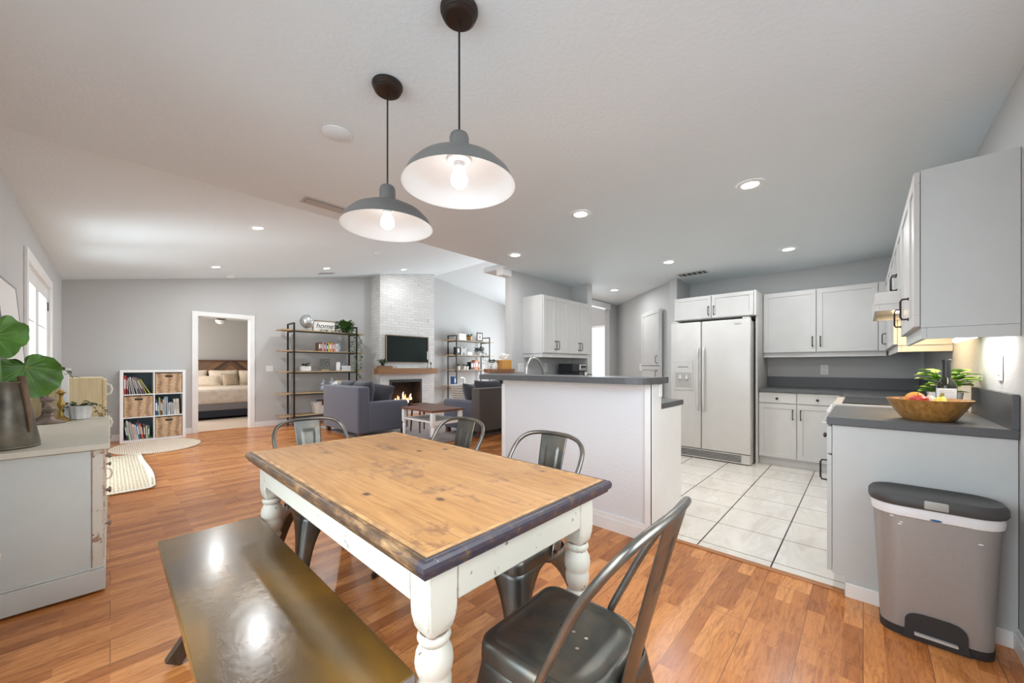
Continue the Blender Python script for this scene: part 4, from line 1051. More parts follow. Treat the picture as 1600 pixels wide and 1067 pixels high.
b = MB(); loft(b, [(rrect(.33, .165, .06), .035), (rrect(.345, .18, .07), .20), (rrect(.375, .205, .085), ZL - .04)]); body = b.build('body', 'binbody', t, smooth=True)
b = MB(); loft(b, [(rrect(.332, .17, .06), 0), (rrect(.335, .172, .06), .034)]); b.build('base', 'blackpl', t, smooth=True)
# arched pedal recess
b = MB()
def arch(w0, w1, h_, n=12):
    pts = [(-w0 / 2, 0)]
    for k in range(n + 1):
        a = PI - PI * k / n; s_ = math.copysign(abs(math.cos(a)) ** .55, math.cos(a)); pts.append((s_ * w1 / 2, h_ * abs(math.sin(a)) ** .6 * .55 + h_ * .45 if k not in (0, n) else h_ * .25))
    pts.append((w0 / 2, 0)); return pts
pts = arch(.20, .18, .115)
lo = [b.bm.verts.new((x, .078, z + .002)) for x, z in pts]; hi = [b.bm.verts.new((x, .0955, z + .002)) for x, z in pts]
b.bm.faces.new(lo); b.bm.faces.new(hi[::-1])
for i in range(len(pts)): b.bm.faces.new((lo[i], hi[i], hi[(i + 1) % len(pts)], lo[(i + 1) % len(pts)]))
b.build('pedal_recess', 'blackpl', t)
b = MB(); b.box(-.062, .062, .085, .112, .028, .038, .003); b.build('pedal', 'fridge_grey', t)
b = MB(); loft(b, [(rrect(.372, .205, .085), ZL - .06), (rrect(.386, .218, .09), ZL - .055), (rrect(.392, .224, .09), ZL - .03), (rrect(.384, .216, .09), ZL - .01)]); bg_ = b.build('bag', 'bag', t, smooth=True)
b = MB(); b.ball((-.0, .108, ZL - .05), .022, .003, .006, 12, 6); b.build('bag_tie', 'blue', bg_)
b = MB(); loft(b, [(rrect(.400, .232, .10), ZL - .012), (rrect(.410, .240, .10), ZL), (rrect(.408, .238, .10), ZL + .022), (rrect(.388, .216, .095), ZL + .036), (rrect(.36, .18, .08), ZL + .036), (rrect(.34, .16, .07), ZL + .031)]); lid = b.build('lid', 'binlid', t, smooth=True)
b = MB(); b.box(-.035, .035, .112, .126, ZL - .006, ZL + .028, .005); b.build('latch', 'bintab', lid, smooth=True)
random.seed(5)
b = MB()
for (x, z) in ((.10, .50), (.13, .52), (.105, .49), (-.12, .47)): b.ball((x, .1005, z), .005 + .003 * random.random(), .001, .003, 8, 4)
b.build('scuff', 'bag', body)

# ================================================================ DINING TABLE
TX, TY, TH = .862, 1.45, .76
t = thing('dining_table', 'worn pine-topped farmhouse dining table on chipped cream turned legs', 'table', (TX, TY, 0))
hw, hl = .409, .770
b = MB(); b.box(-hw + .024, hw - .024, -hl + .024, hl - .024, TH - .042, TH - .003, .002); b.build('tabletop', 'tabletop', t)
# moulded edge: profile swept round a rectangle
def frame_sweep(b, hw, hl, prof):
    """prof: list of (inset, z) closed"""
    rings = []
    for sx_, sy_ in ((1, 1), (-1, 1), (-1, -1), (1, -1)): rings.append([b.bm.verts.new((sx_ * (hw - i_), sy_ * (hl - i_), z)) for i_, z in prof])
    n = len(prof)
    for a in range(4):
        A, B = rings[a], rings[(a + 1) % 4]
        for k in range(n): b.bm.faces.new((A[k], A[(k + 1) % n], B[(k + 1) % n], B[k]))
b = MB(); frame_sweep(b, hw, hl, [(.0235, TH - .046), (.0235, TH - .0035), (.018, TH - .0035), (.0165, TH - .006), (.012, TH - .004), (.006, TH - .005), (.001, TH - .012), (0, TH - .022), (.003, TH - .032), (.010, TH - .038), (.012, TH - .046)])
b.build('edge_moulding', 'edge', t, smooth=False)
b = MB(); frame_sweep(b, hw - .0245, hl - .0245, [(.0, TH - .003), (.0, TH - .0012), (.010, TH - .0005), (.012, TH - .003)]); b.build('inner_bead', plain('bead_worn_pine', (.50, .28, .12), .5, 0, .4, 20), t)
li = .062
for sx_ in (-1, 1): 
    b = MB(); b.box(sx_ * (hw - li) - .011, sx_ * (hw - li) + .011, -hl + .135, hl - .135, TH - .155, TH - .047, .002); b.build('apron', 'tablepaint', t)
for sy_ in (-1, 1):
    b = MB(); b.box(-hw + .135, hw - .135, sy_ * (hl - li) - .011, sy_ * (hl - li) + .011, TH - .155, TH - .047, .002); b.build('apron', 'tablepaint', t)
def oct_(r_, c_): return [(r_ - c_, r_), (-r_ + c_, r_), (-r_, r_ - c_), (-r_, -r_ + c_), (-r_ + c_, -r_), (r_ - c_, -r_), (r_, -r_ + c_), (r_, r_ - c_)]
def table_leg(x, y):
    b = MB(); r_ = .042
    loft(b, [(oct_(.030, .010), .533), (oct_(.038, .011), .548), (oct_(.0415, .005), .575), (oct_(.042, .004), .60), (oct_(.042, .003), TH - .047)])
    prof = [(0, .535), (.036, .535), (.040, .528), (.042, .520), (.038, .512), (.033, .507), (.036, .500), (.045, .482), (.0475, .462), (.045, .442), (.040, .432), (.041, .428), (.0435, .410), (.042, .392), (.036, .375), (.031, .366), (.034, .360), (.040, .352), (.041, .345), (.036, .338), (.030, .33), (.034, .31), (.041, .27), (.043, .23), (.039, .17), (.032, .12), (.028, .09), (.033, .08), (.037, .072), (.033, .062), (.026, .05), (.030, .035), (.034, .022), (.028, 0.0), (0, 0)]
    b.lathe(prof[::-1], (0, 0, 0), 24, cap=False)
    b.bm.transform(Matrix.Translation((x, y, 0)) @ Matrix.Diagonal((.93, .93, 1, 1)) if False else Matrix.Translation((x, y, 0))); b.build('leg', 'tablepaint', t, smooth=True)
for sx_ in (-1, 1):
    for sy_ in (-1, 1): table_leg(sx_ * (hw - .092), sy_ * (hl - .092))

# ================================================================ BENCH
t = thing('bench', 'long dark glossy bench with crossed legs beside the dining table', 'bench', (.316, 1.465, 0))
bw, bl = .180, .688
b = MB(); b.box(-bw, bw, -bl, bl, .423, .45, .004, 2); b.build('bench_top', 'bench', t)
b = MB(); b.box(-bw + .004, bw - .004, -bl - .0008, -bl + .002, .4235, .4475); b.build('end_edge', plain('worn_bench_edge', (.30, .30, .31), .35, .4, .3, 20), t)
for sy_ in (-1, 1):
    for s_ in (-1, 1):
        b = MB(); P0 = Vector((-s_ * .16, sy_ * .50, .0)); P1 = Vector((s_ * .15, sy_ * .50 , .422)); d = (P1 - P0).normalized(); y_ = Vector((0, 1, 0)); 
        b.obox((P0 + P1) / 2 + Vector((0, s_ * .019, 0)), (d, y_, d.cross(y_)), ((P1 - P0).length - .035, .034, .055), .003); b.build('leg', 'benchleg', t)
b = MB(); b.box(-.02, .02, -.53, .53, .19, .23, .003); b.build('stretcher', 'benchleg', t)

# ================================================================ METAL CHAIRS
def seat_outline(hf, rf, rr_, n=7):
    out = []
    for cx, cy, a0, r_ in ((hf - rf, hf - rf, 0, rf), (-hf + rf, hf - rf, 90, rf), (-hf + rr_, -hf + rr_, 180, rr_), (hf - rr_, -hf + rr_, 270, rr_)):
        for k in range(n + 1):
            a = R(a0 + 90 * k / n); out.append((cx + r_ * math.cos(a), cy + r_ * math.sin(a)))
    return out
def make_chair(label):
    t = thing('metal_chair', label, 'chair', (0, 0, 0), 0, 'gunmetal cafe chairs round the dining table')
    S = .178
    b = MB(); secs = []
    for h_, z in ((S, .395), (S - .001, .425), (S - .004, .438), (S - .012, .446), (S - .022, .448), (S - .030, .445), (S - .036, .4415), (S - .06, .4405), (.04, .4395)):
        secs.append((seat_outline(h_, max(.012, min(.045, h_ * .3)), max(.02, h_ * .62)), z))
    loft(b, secs, cap0=False)
    seat = b.build('seat', 'gun', t, smooth=True)
    # drill six drainage holes through the seat pan
    cut = MB()
    for x in (-.024, .024):
        for y in (-.040, 0.0, .040): cut.cyl((x, y - .01, .42), (x, y - .01, .46), .0058, 12)
    co = cut.build('cutter', 'gun')
    md = seat.modifiers.new('solid', 'SOLIDIFY'); md.thickness = .0018; md.offset = -1
    md = seat.modifiers.new('holes', 'BOOLEAN'); md.operation = 'DIFFERENCE'; md.object = co; md.solver = 'EXACT'
    dg = bpy.context.evaluated_depsgraph_get(); me = bpy.data.meshes.new_from_object(seat.evaluated_get(dg))
    seat.modifiers.clear(); seat.data = me
    try: me.set_sharp_from_angle(angle=R(42))
    except Exception: pass
    bpy.data.objects.remove(co)
    # folded sheet legs, arching into the skirt
    for sx_ in (-1, 1):
        for sy_ in (1, -1):
            b = MB(); nz = 14; rows = []
            for i in range(nz + 1):
                q = i / nz; z = .405 * (1 - q)
                spl = S - .004 + .052 * q
                cx, cy = sx_ * spl, sy_ * (spl + (.010 if sy_ < 0 else 0) * q)
                rad = (.04 if sy_ > 0 else .055) * (1 - q) + .012
                half = S - .03
                k = min(1.0, q / .52); wdt = .030 - .010 * q + (half - .03) * (1 - math.sqrt(max(0, 1 - (1 - k) ** 2.2)))
                row = []
                row.append((cx - sx_ * (rad + wdt), cy, z)); row.append((cx - sx_ * (rad + wdt * .5), cy, z))
                for j in range(7):
                    a = PI / 2 * j / 6; row.append((cx - sx_ * rad + sx_ * rad * math.sin(a), cy - sy_ * rad + sy_ * rad * math.cos(a), z))
                row.append((cx, cy - sy_ * (rad + wdt * .5), z)); row.append((cx, cy - sy_ * (rad + wdt), z))
                rows.append([b.bm.verts.new(p) for p in row])
            for A, B in zip(rows, rows[1:]):
                for j in range(len(A) - 1): b.bm.faces.new((A[j], A[j + 1], B[j + 1], B[j]))
            lg = b.build('leg', 'gun', t, smooth=True, solid=.004)
            f = MB(); f.tube([(sx_ * (S + .036), sy_ * (S + .036 + (.010 if sy_ < 0 else 0)), 0), (sx_ * (S + .036), sy_ * (S + .036 + (.010 if sy_ < 0 else 0)), .02)], .014, 10); f.build('rubber_foot', 'blackpl', lg)
    half = [(.183, -.035, .405), (.185, -.045, .445), (.190, -.085, .53), (.200, -.150, .66), (.203, -.205, .745), (.190, -.245, .80), (.150, -.272, .833), (.085, -.287, .847), (0, -.292, .850)]
    P = catmull(half + [(-x, y, z) for x, y, z in half[-2::-1]], 4)
    b = MB(); b.tube(P, .0105, 10); b.build('back_frame', 'gunlight', t, smooth=True)
    b = MB()
    def sp(u_, v_):
        z = .395 + (.848 - .395) * u_; y = -.176 - .118 * u_ ** 1.05; wd = .052 + .026 * u_
        x = (v_ * 2 - 1) * wd; inn = (abs(x) < wd * .42) and (.60 < u_ < .86)
        return (x, y - .012 * (1 - (v_ * 2 - 1) ** 2) * (1 - u_) + (.0035 if inn else 0), z)
    b.grid(sp, 44, 24); b.build('splat', 'gun', t, smooth=True, solid=.003)
    b = MB()
    for s_ in (-1, 1): b.cyl((s_ * .176, -.037, .425), (s_ * .197, -.037, .425), .0075, 10)
    b.build('bolt', 'black', t)
    return t
ch = make_chair('gunmetal metal chair in the foreground with its back to the camera')
ch.location = (.86, .60, 0); ch.rotation_euler = (0, 0, R(2))
dup(ch, (1.20, 1.11, 0), R(90), 'gunmetal metal chair in front of the half wall, nearer one on the table far side')
dup(ch, (1.235, 1.80, 0), R(93), 'gunmetal metal chair between the first side chair and the white side table')
dup(ch, (.845, 2.26, 0), R(180), 'gunmetal metal chair at the living room end of the table')

# ================================================================ PENDANTS
def pendant(x, y, label, rim):
    t = thing('pendant_lamp', label, 'lamp', (x, y, CE), 0, 'barn-style pendant lamps over the dining table')
    b = MB(); b.lathe([(.064, 0), (.064, -.008), (.060, -.012), (.060, -.018), (.055, -.022), (.055, -.028), (.047, -.034), (.044, -.035), (0, -.035)][::-1], (0, 0, -.001), 32); b.build('ceiling_canopy', 'bronze', t, smooth=True)
    zr = rim - CE
    b = MB(); b.cyl((0, 0, -.035), (0, 0, zr + .165), .0035, 8); b.build('cord', 'black', t)
    b = MB(); b.lathe([(.0, .182), (.020, .181), (.029, .175), (.033, .163), (.034, .100), (.034, .096), (0, .096)][::-1], (0, 0, zr), 24); b.build('socket_cap', 'lampgrey', t, smooth=True)
    outer = [(.030, .099), (.060, .096), (.105, .085), (.145, .064), (.173, .036), (.187, .007), (.193, .000)]
    b = MB(); b.lathe(outer, (0, 0, zr), 48, cap=False); sh = b.build('lamp_shade', 'lampgrey', t, smooth=True)
    b = MB(); b.lathe([(.0, .093), (.060, .091), (.104, .080), (.143, .060), (.170, .034), (.184, .006), (.1925, -.0005)], (0, 0, zr), 48, cap=False); b.build('shade_lining', 'lampwhite', sh, smooth=True)
    b = MB(); b.lathe([(.042, .091), (.040, .084), (.018, .078), (.018, .062), (0, .062)][::-1], (0, 0, zr), 20); b.build('lamp_holder', 'lampwhite', t, smooth=True)
    b = MB(); b.lathe([(0, -.008), (.014, -.006), (.026, .006), (.029, .022), (.024, .040), (.015, .054), (.013, .063)], (0, 0, zr), 20); b.build('bulb', 'bulb', t, smooth=True)
pendant(.816, 1.01, 'larger-looking barn-style pendant lamp nearer the camera', 1.797)
pendant(.822, 1.508, 'second barn-style pendant lamp, farther and lower left in view', 1.782)

# ================================================================ CEILING FITTINGS
def slope_basis(x, y):
    if y < 3.2 or (y < 3.6 and x > 3.2): return Vector((x, y, CE)), Vector((1, 0, 0)), Vector((0, 1, 0))
    s_ = SL if x < RX else -.160; u_ = Vector((1, 0, s_)).normalized(); return Vector((x, y, vz(x))), u_, Vector((0, 1, 0))
def fitting(name, label, cat, x, y, group=None):
    c, u_, v_ = slope_basis(x, y); t = thing(name, label, cat, c, 0, group); n = u_.cross(v_)
    mt = Matrix((u_, v_, n)).transposed().to_4x4(); t.rotation_euler = mt.to_euler(); return t
LS = [(2.932, .554, 'recessed light over the fruit bowl corner, largest in view', 9), (2.571, 1.653, 'recessed light above the half wall, centre of the picture', 9), (3.029, 2.783, 'recessed light just in front of the sink wall column', 9),
      (4.46, 1.66, 'recessed light in front of the refrigerator', 10), (5.513, 2.91, 'recessed light in front of the angled wall and pantry', 9), (4.822, .568, 'recessed light in front of the far wall cabinets', 10),
      (1.14, 5.0, 'recessed light in the vault nearest the dining table', 9), (1.14, 7.45, 'recessed light in the vault above the bedroom doorway', 9), (2.82, 7.48, 'recessed light in the vault above the left shelf unit', 9), (4.51, 7.55, 'recessed light in front of the brick chimney', 5)]
for x, y, lab, pw in LS:
    t = fitting('recessed_light', lab, 'light', x, y, 'recessed ceiling lights')
    b = MB(); b.lathe([(.052, -.002), (.052, -.007), (.078, -.006), (.082, -.001)], (0, 0, 0), 32, cap=False); b.build('trim_ring', 'trim', t, smooth=True)
    b = MB(); b.lathe([(0, -.004), (.053, -.004), (.053, -.002)], (0, 0, 0), 32); b.build('lens', 'canglow', t)
    o = area('recessed_lamp', (0, 0, 0), (0, 0, -1), .10, .10, pw * (0.95 if y < 3.3 else 1.7), (.94, .98, 1.0), shape='DISK'); o.parent = t; o.location = (0, 0, -.012)
def ceiling_vent(label, x, y, w_, d_, ang=0, slats=5):
    t = fitting('ceiling_vent', label, 'vent', x, y)
    b = MB(); b.box(-w_ / 2, w_ / 2, -d_ / 2, d_ / 2, -.006, -.001, .002); f = b.build('vent_frame', 'vent', t)
    b = MB(); b.box(-w_ / 2 + .02, w_ / 2 - .02, -d_ / 2 + .02, d_ / 2 - .02, -.008, -.0065); b.build('vent_opening', 'ventdark', t)
    b = MB()
    for k in range(slats):
        y_ = -d_ / 2 + .02 + (d_ - .04) * (k + .5) / slats; b.box(-w_ / 2 + .02, w_ / 2 - .02, y_ - .0075, y_ + .0075, -.013, -.0085)
    b.build('slats', 'vent', t)
ceiling_vent('grey slotted vent beside the lower pendant at the ceiling edge', 1.106, 2.98, .30, .12)
ceiling_vent('small grey vent in the ceiling in front of the refrigerator alcove', 5.23, 1.64, .16, .36)
ceiling_vent('small vent high in the vault above the left shelf unit', 3.04, 8.06, .30, .16)
t = fitting('ceiling_speaker', 'round white cover flush in the ceiling left of the pendants', 'speaker', .814, 2.016)
b = MB(); b.lathe([(0, -.010), (.060, -.010), (.066, -.006), (.066, -.001)], (0, 0, 0), 32, cap=False); b.build('grille', 'ceil', t, smooth=True)
b = MB(); b.lathe([(.066, -.001), (.072, -.001), (.071, -.006), (.066, -.006)], (0, 0, 0), 32, cap=False); b.build('rim', 'trim', t, smooth=True)
t = fitting('smoke_alarm', 'white smoke alarm in the vault near the gable wall', 'alarm', 1.48, 8.35)
b = MB(); b.lathe([(0, -.035), (.05, -.033), (.065, -.02), (.068, -.001)], (0, 0, 0), 24); b.build('body', 'trim', t, smooth=True)
b = MB(); b.lathe([(.058, -.0265), (.0595, -.0255)], (0, 0, 0), 24, cap=False); b.build('slot', 'vent', t)
t = fitting('smoke_alarm', 'tiny white detector in the vault beyond the lower pendant', 'alarm', 3.06, 5.96)
b = MB(); b.lathe([(0, -.022), (.04, -.02), (.048, -.001)], (0, 0, 0), 24); b.build('body', 'trim', t, smooth=True)

# ================================================================ DRESSER
DXR, DY0, DY1 = -.012, 2.905, 4.50
t = thing('dresser', 'antique grey-white dresser with an ivory top against the left wall', 'dresser', (-.24, 3.7, 0), world=True)
b = MB(); b.box(XL + .012, DXR - .03, DY0 + .02, DY1 - .02, .085, .745); b.build('carcass', 'dresser', t)
b = MB(); b.box(XL + .01, DXR - .055, DY0 + .012, DY0 + .0195, .135, .742); b.build('side_panel', 'dresser', t)
b = MB(); b.box(DXR - .052, DXR - .012, DY0 + .008, DY0 + .05, .10, .745, .004); b.box(DXR - .052, DXR - .012, DY1 - .05, DY1 - .008, .10, .745, .004); b.build('corner_post', 'dresserfront', t)
b = MB(); b.box(XL + .008, DXR - .004, DY0, DY1, 0.012, .125, .004); b.box(XL + .008, DXR - .008, DY0 + .004, DY1 - .004, .126, .136, .003); b.build('plinth', 'dresser', t)
b = MB(); b.box(XL + .006, DXR + .012, DY0 - .014, DY1 + .014, .746, .776, .005, 3); b.build('dresser_top', 'dressertop', t)
for i in range(3):
    y0 = DY0 + .07; z0 = .15 + i * .2
    b = MB(); b.box(DXR - .0295, DXR - .008, y0, DY1 - .07, z0, z0 + .185, .006); d = b.build('drawer', 'dresserfront', t)
    for yk in (y0 + .30, y0 + 1.15):
        b = MB(); knob(b, (DXR - .008, yk, z0 + .10), (1, 0, 0), .014); b.build('knob', 'pewter', d, smooth=True)
TOPZ = .777
# ---- canvas leaning on the wall
t = thing('leaning_canvas', 'tall white canvas with thin dark frame leaning on the wall behind the tin can', 'picture', (-.44, 3.9, TOPZ), world=True)
b = MB(); y0, y1 = 3.62, 4.30; tl = Vector((.075, 0, -.95)).normalized(); P = Vector((XL + .10, (y0 + y1) / 2, TOPZ + .012)); Q = P - tl * .93
nn = Vector((tl.z * -1, 0, tl.x)).normalized(); nn = nn if nn.x > 0 else -nn
b.obox((P + Q) / 2, (tl, Vector((0, 1, 0)), nn), ((Q - P).length, y1 - y0, .018), .002); b.build('canvas', 'signwhite', t)
b = MB()
for c_, sz in (((Q), (.012, y1 - y0 + .012, .024)), ((P), (.012, y1 - y0 + .012, .024))): b.obox(c_, (tl, Vector((0, 1, 0)), nn), sz)
for y_ in (y0, y1): b.obox(((P + Q) / 2).lerp(((P + Q) / 2), 1) + Vector((0, y_ - (y0 + y1) / 2, 0)), (tl, Vector((0, 1, 0)), nn), ((Q - P).length, .008, .024))
b.build('thin_frame', plain('frame_thin_grey', (.30, .29, .28), .5), t)
# ---- tin watering can with elephant ear leaves
cx, cy = -.352, 3.085
t = thing('watering_can', 'large tarnished tin can used as a vase at the end of the dresser', 'vase', (cx, cy, TOPZ))
b = MB(); b.lathe([(0, 0), (.108, 0), (.111, .006), (.108, .012), (.110, .016), (.078, .22), (.060, .315), (.063, .320), (.063, .326), (.058, .326), (.056, .30), (.08, .12), (0, .1)], (0, 0, 0), 40); b.build('can_body', 'galv', t, smooth=True)
b = MB(); P = catmull([(.082, -.062, .075), (.079, -.056, .12), (.071, -.044, .2), (.058, -.030, .30), (.050, -.015, .35)], 4); b.tube(P, [.006 + .009 * min(1, i / 12) for i in range(len(P))], 10); b.build('spout', 'rust', t, smooth=True)
b = MB(); b.tube(catmull([(-.02, .08, .29), (-.03, .14, .27), (-.03, .16, .18), (-.02, .12, .08), (0, .10, .06)], 5), .007, 8); b.build('handle', 'rust', t, smooth=True)
def big_leaf(b, q, c, d, nrm, L, W):
    """heart shaped wavy leaf; c = stalk joint, d = tip direction"""
    c, d, nrm = Vector(c), Vector(d).normalized(), Vector(nrm).normalized(); s_ = d.cross(nrm).normalized(); nrm = s_.cross(d)
    nr, na = 9, 44
    def rad(a):  # a=0 is tip
        r_ = .62 - .10 * math.cos(2 * a) + .30 * math.cos(a)
        notch = math.exp(-((abs(a) - PI) / .28) ** 2); return max(.05, r_ * (1 - .80 * notch)) * (1 + .022 * math.sin(17 * a))
    rings = []
    for i in range(1, nr + 1):
        row = []
        for k in range(na):
            a = -PI + 2 * PI * k / na; rr_ = rad(a) * i / nr
            x = math.cos(a) * rr_ * L; y = math.sin(a) * rr_ * W
            vein = .010 * abs(math.sin(5.0 * a)) * (i / nr)
            z = -.22 * rr_ * rr_ * L + .018 * math.sin(7 * a) * (i / nr) ** 2 + vein + .10 * abs(y)
            row.append(b.bm.verts.new(c + d * x + s_ * y + nrm * z))
        rings.append(row)
    cc = b.bm.verts.new(c)
    for k in range(na): b.bm.faces.new((cc, rings[0][k], rings[0][(k + 1) % na]))
    for A, B in zip(rings, rings[1:]):
        for k in range(na): b.bm.faces.new((A[k], B[k], B[(k + 1) % na], A[(k + 1) % na]))
    for k in range(-4, 5):
        a = k * .62; P = []
        for i in range(0, 8):
            rr_ = rad(a) * i / 8.5; x = math.cos(a) * rr_ * L; y = math.sin(a) * rr_ * W
            P.append(c + d * x + s_ * y + nrm * (-.22 * rr_ * rr_ * L + .018 * math.sin(7 * a) * (i / 9) ** 2 + .010 * abs(math.sin(5 * a)) * i / 9 + .10 * abs(y) + .001))
        q.tube(P, [.0025 - .0002 * i for i in range(len(P))], 5)
def leaf_thing(name, label, joint, d, nrm, L, W, stalk):
    t = thing(name, label, 'leaf', stalk[0], world=True)
    b = MB(); q = MB(); big_leaf(b, q, joint, d, nrm, L, W); lf = b.build('blade', 'leafbig', t, smooth=True); q.build('veins', 'veincol', lf, smooth=True)
    b = MB(); b.tube(catmull(stalk + [joint], 5), .008, 8); b.build('stalk', 'stem', t, smooth=True)
M['leafbig'] = plain('elephant_ear_green', (0.085, 0.22, 0.03), 0.42, 0, 0.45, 9)
M['veincol'] = plain('leaf_vein_green', (0.22, 0.36, 0.10), 0.5)
leaf_thing('elephant_ear_leaf', 'upper elephant ear leaf standing above the tin can', (-.385, 3.08, 1.325), (.9, -.05, -.25), (-.05, -.8, .55), .125, .17, [(-.37, 3.10, 1.02), (-.375, 3.11, 1.18)])
leaf_thing('elephant_ear_leaf', 'lower elephant ear leaf drooping in front of the candlesticks', (-.30, 3.17, 1.175), (.30, -.12, -.95), (.15, -1, .2), .20, .155, [(-.35, 3.12, 1.02), (-.33, 3.17, 1.12)])
t = thing('ivy_cutting', 'thin ivy sprig arching from the tin can over the dresser', 'plant', (-.35, 3.1, 1.05), world=True)
vine(t, [(-.36, 3.12, 1.03), (-.36, 3.22, 1.14), (-.32, 3.32, 1.195), (-.26, 3.36, 1.20), (-.20, 3.38, 1.18), (-.165, 3.39, 1.14), (-.15, 3.39, 1.11)], 12, .03, 'leaf')
q = MB(); leaf(q, (-.30, 3.31, 1.235), (.2, 0, -1), (0, -1, .2), .07, .05, .1, .1, 'heart'); q.build('leaf', 'leaf', t)
# ---- candlesticks and small pot
def candlestick(x, y, h_, mat, label, s_=1.0):
    t = thing('candlestick', label, 'candlestick', (x, y, TOPZ), 0)
    b = MB(); b.lathe([(0, 0), (.050 * s_, 0), (.052 * s_, .006), (.040 * s_, .016), (.022 * s_, .028), (.012 * s_, .045), (.014 * s_, .06), (.009 * s_, .07), (.010 * s_, h_ * .42), (.019 * s_, h_ * .52), (.021 * s_, h_ * .6), (.011 * s_, h_ * .7), (.008 * s_, h_ * .84), (.012 * s_, h_ * .92), (.026 * s_, h_ * .97), (.026 * s_, h_), (.010 * s_, h_ - .004), (0, h_ - .012)], (0, 0, 0), 20, cap=False); b.build('stem', mat, t, smooth=True)
    b = MB(); b.lathe([(.014 * s_, -.002), (.0155 * s_, .004), (.014 * s_, .012), (.012 * s_, .012), (.011 * s_, 0)], (0, 0, h_), 16); b.build('candle_socket', mat, t, smooth=True)
candlestick(-.295, 4.20, .17, 'pewter', 'broad tarnished candlestick nearest the french door', 1.6)
candlestick(-.335, 4.45, .30, 'pewter', 'tall dark candlestick half hidden behind the drooping leaf', 1.1)
candlestick(-.245, 4.30, .215, 'brass', 'slim brass candlestick beside the white pot')
t = tag(MB().box(-.255, -.215, 4.42, 4.46, TOPZ, TOPZ + .38, .004).box(-.265, -.205, 4.41, 4.47, TOPZ + .37, TOPZ + .386, .003).build('pillar_stand', 'trim'), 'narrow white stand behind the candlesticks', 'stand')
t = thing('potted_ivy', 'ribbed white pot with trailing ivy at the end of the dresser', 'plant', (-.155, 4.36, TOPZ))
b = MB()
secs = []
for r_, z in ((.045, 0), (.052, .004), (.056, .05), (.062, .10), (.064, .104), (.058, .104), (.055, .09)):
    secs.append(([(r_ * (1 + .05 * math.cos(10 * 2 * PI * k / 60)) * math.cos(2 * PI * k / 60), r_ * (1 + .05 * math.cos(10 * 2 * PI * k / 60)) * math.sin(2 * PI * k / 60)) for k in range(60)], z))
loft(b, secs); b.build('pot', 'marble', t, smooth=True)
vine(t, [(-.03, 0, .10), (-.06, -.03, .13), (-.085, -.05, .11), (-.095, -.05, .07)], 9, .032)
vine(t, [(0, 0, .10), (.03, -.03, .14), (.06, -.05, .11), (.09, -.06, .05), (.10, -.06, .012)], 12, .032)
vine(t, [(0, .01, .10), (.06, 0, .12), (.12, .0, .07), (.13, .0, .015)], 9, .03)
b = MB(); bushy(b, (0, 0, .09), .05, .02, 26, .04, .032, 'heart'); b.build('foliage', 'leafd', t)
# ---- pale wooden toy cupboard beyond the dresser
t = thing('pine_cupboard', 'pale pine cupboard with white knobs standing beyond the dresser', 'cupboard', (-.2, 4.85, 0), world=True)
b = MB(); b.box(XL + .03, -.045, 4.60, 4.98, 0, 1.085, .004); b.build('cupboard_body', 'pine', t)
for z0, z1 in ((.05, .50), (.53, .88), (.90, 1.07)):
    b = MB(); b.box(-.043, -.022, 4.61, 4.97, z0, z1, .003); d = b.build('door', 'pine', t)
    b = MB(); b.tube([(-.022, 4.66, (z0 + z1) / 2 - .045), (.004, 4.66, (z0 + z1) / 2 - .035), (.012, 4.66, (z0 + z1) / 2), (.004, 4.66, (z0 + z1) / 2 + .035), (-.022, 4.66, (z0 + z1) / 2 + .045)], .006, 8); b.build('handle', 'white_ceramic', d, smooth=True)
# ---- ticking striped throw at the left edge, its upright box shape made up
t = thing('striped_throw', 'white throw with fine navy stripes, boxed upright, at the left edge of the view', 'striped_cloth', (-.385, 2.47, 0))
b = MB(); loft(b, [(rrect(.16, .18, .03), 0), (rrect(.165, .185, .03), .40)]); b.build('throw_block', 'striped_cloth', t, smooth=True)
b = MB(); loft(b, [(rrect(.168, .188, .03), .4), (rrect(.17, .19, .03), .425)]); b.build('rim', 'binding', t, smooth=True)

# ================================================================ RUGS
b = MB(); n_ = 64
P = [(.47 + .49 * math.cos(2 * PI * k / n_), 7.585 + .60 * math.sin(2 * PI * k / n_)) for k in range(n_)]
t = thing('oval_rug', 'oval braided jute rug in front of the cube bookcase', 'rug', (.47, 7.585, 0), world=True)
b.prism(P, .001, .011, .003); b.build('braid_field', 'jute', t)
b = MB(); b.tube([(x, y, .008) for x, y in P], .009, 6, closed=True); b.build('braid_edge', 'jutegrey', t, smooth=True)
t = thing('runner_rug', 'curled woven cream rug lying in front of the french door', 'rug', (.0, 6.0, 0), world=True)
def rg(u_, v_, y0=5.0, y1=7.05, x0=-.44, x1=.30):
    x = x0 + (x1 - x0) * u_; y = y0 + (y1 - y0) * v_; xe = max(0, (u_ - .92) / .08); return (x + .02 * math.sin(5 * v_) * u_, y, .008 + .014 * xe ** 2 * (1 + .5 * math.sin(6 * v_ + 1)))
b = MB(); b.grid(rg, 20, 24); b.build('weave_field', 'jutegrey', t, smooth=True, solid=.008)
b = MB(); b.grid(lambda u_, v_: Vector(rg(.94 + .06 * u_, v_)) + Vector((0, 0, .006)), 4, 24); b.grid(lambda u_, v_: Vector(rg(u_, .025 * v_)) + Vector((0, 0, .006)), 20, 2); b.grid(lambda u_, v_: Vector(rg(u_, .975 + .025 * v_)) + Vector((0, 0, .006)), 20, 2); b.build('binding', 'binding', t, smooth=True)
b = MB(); b.box(2.75, 6.3, 4.72, 7.75, .001, .010, .002); tag(b.build('area_rug', 'rug'), 'large faded grey patterned rug in the seating area', 'rug')

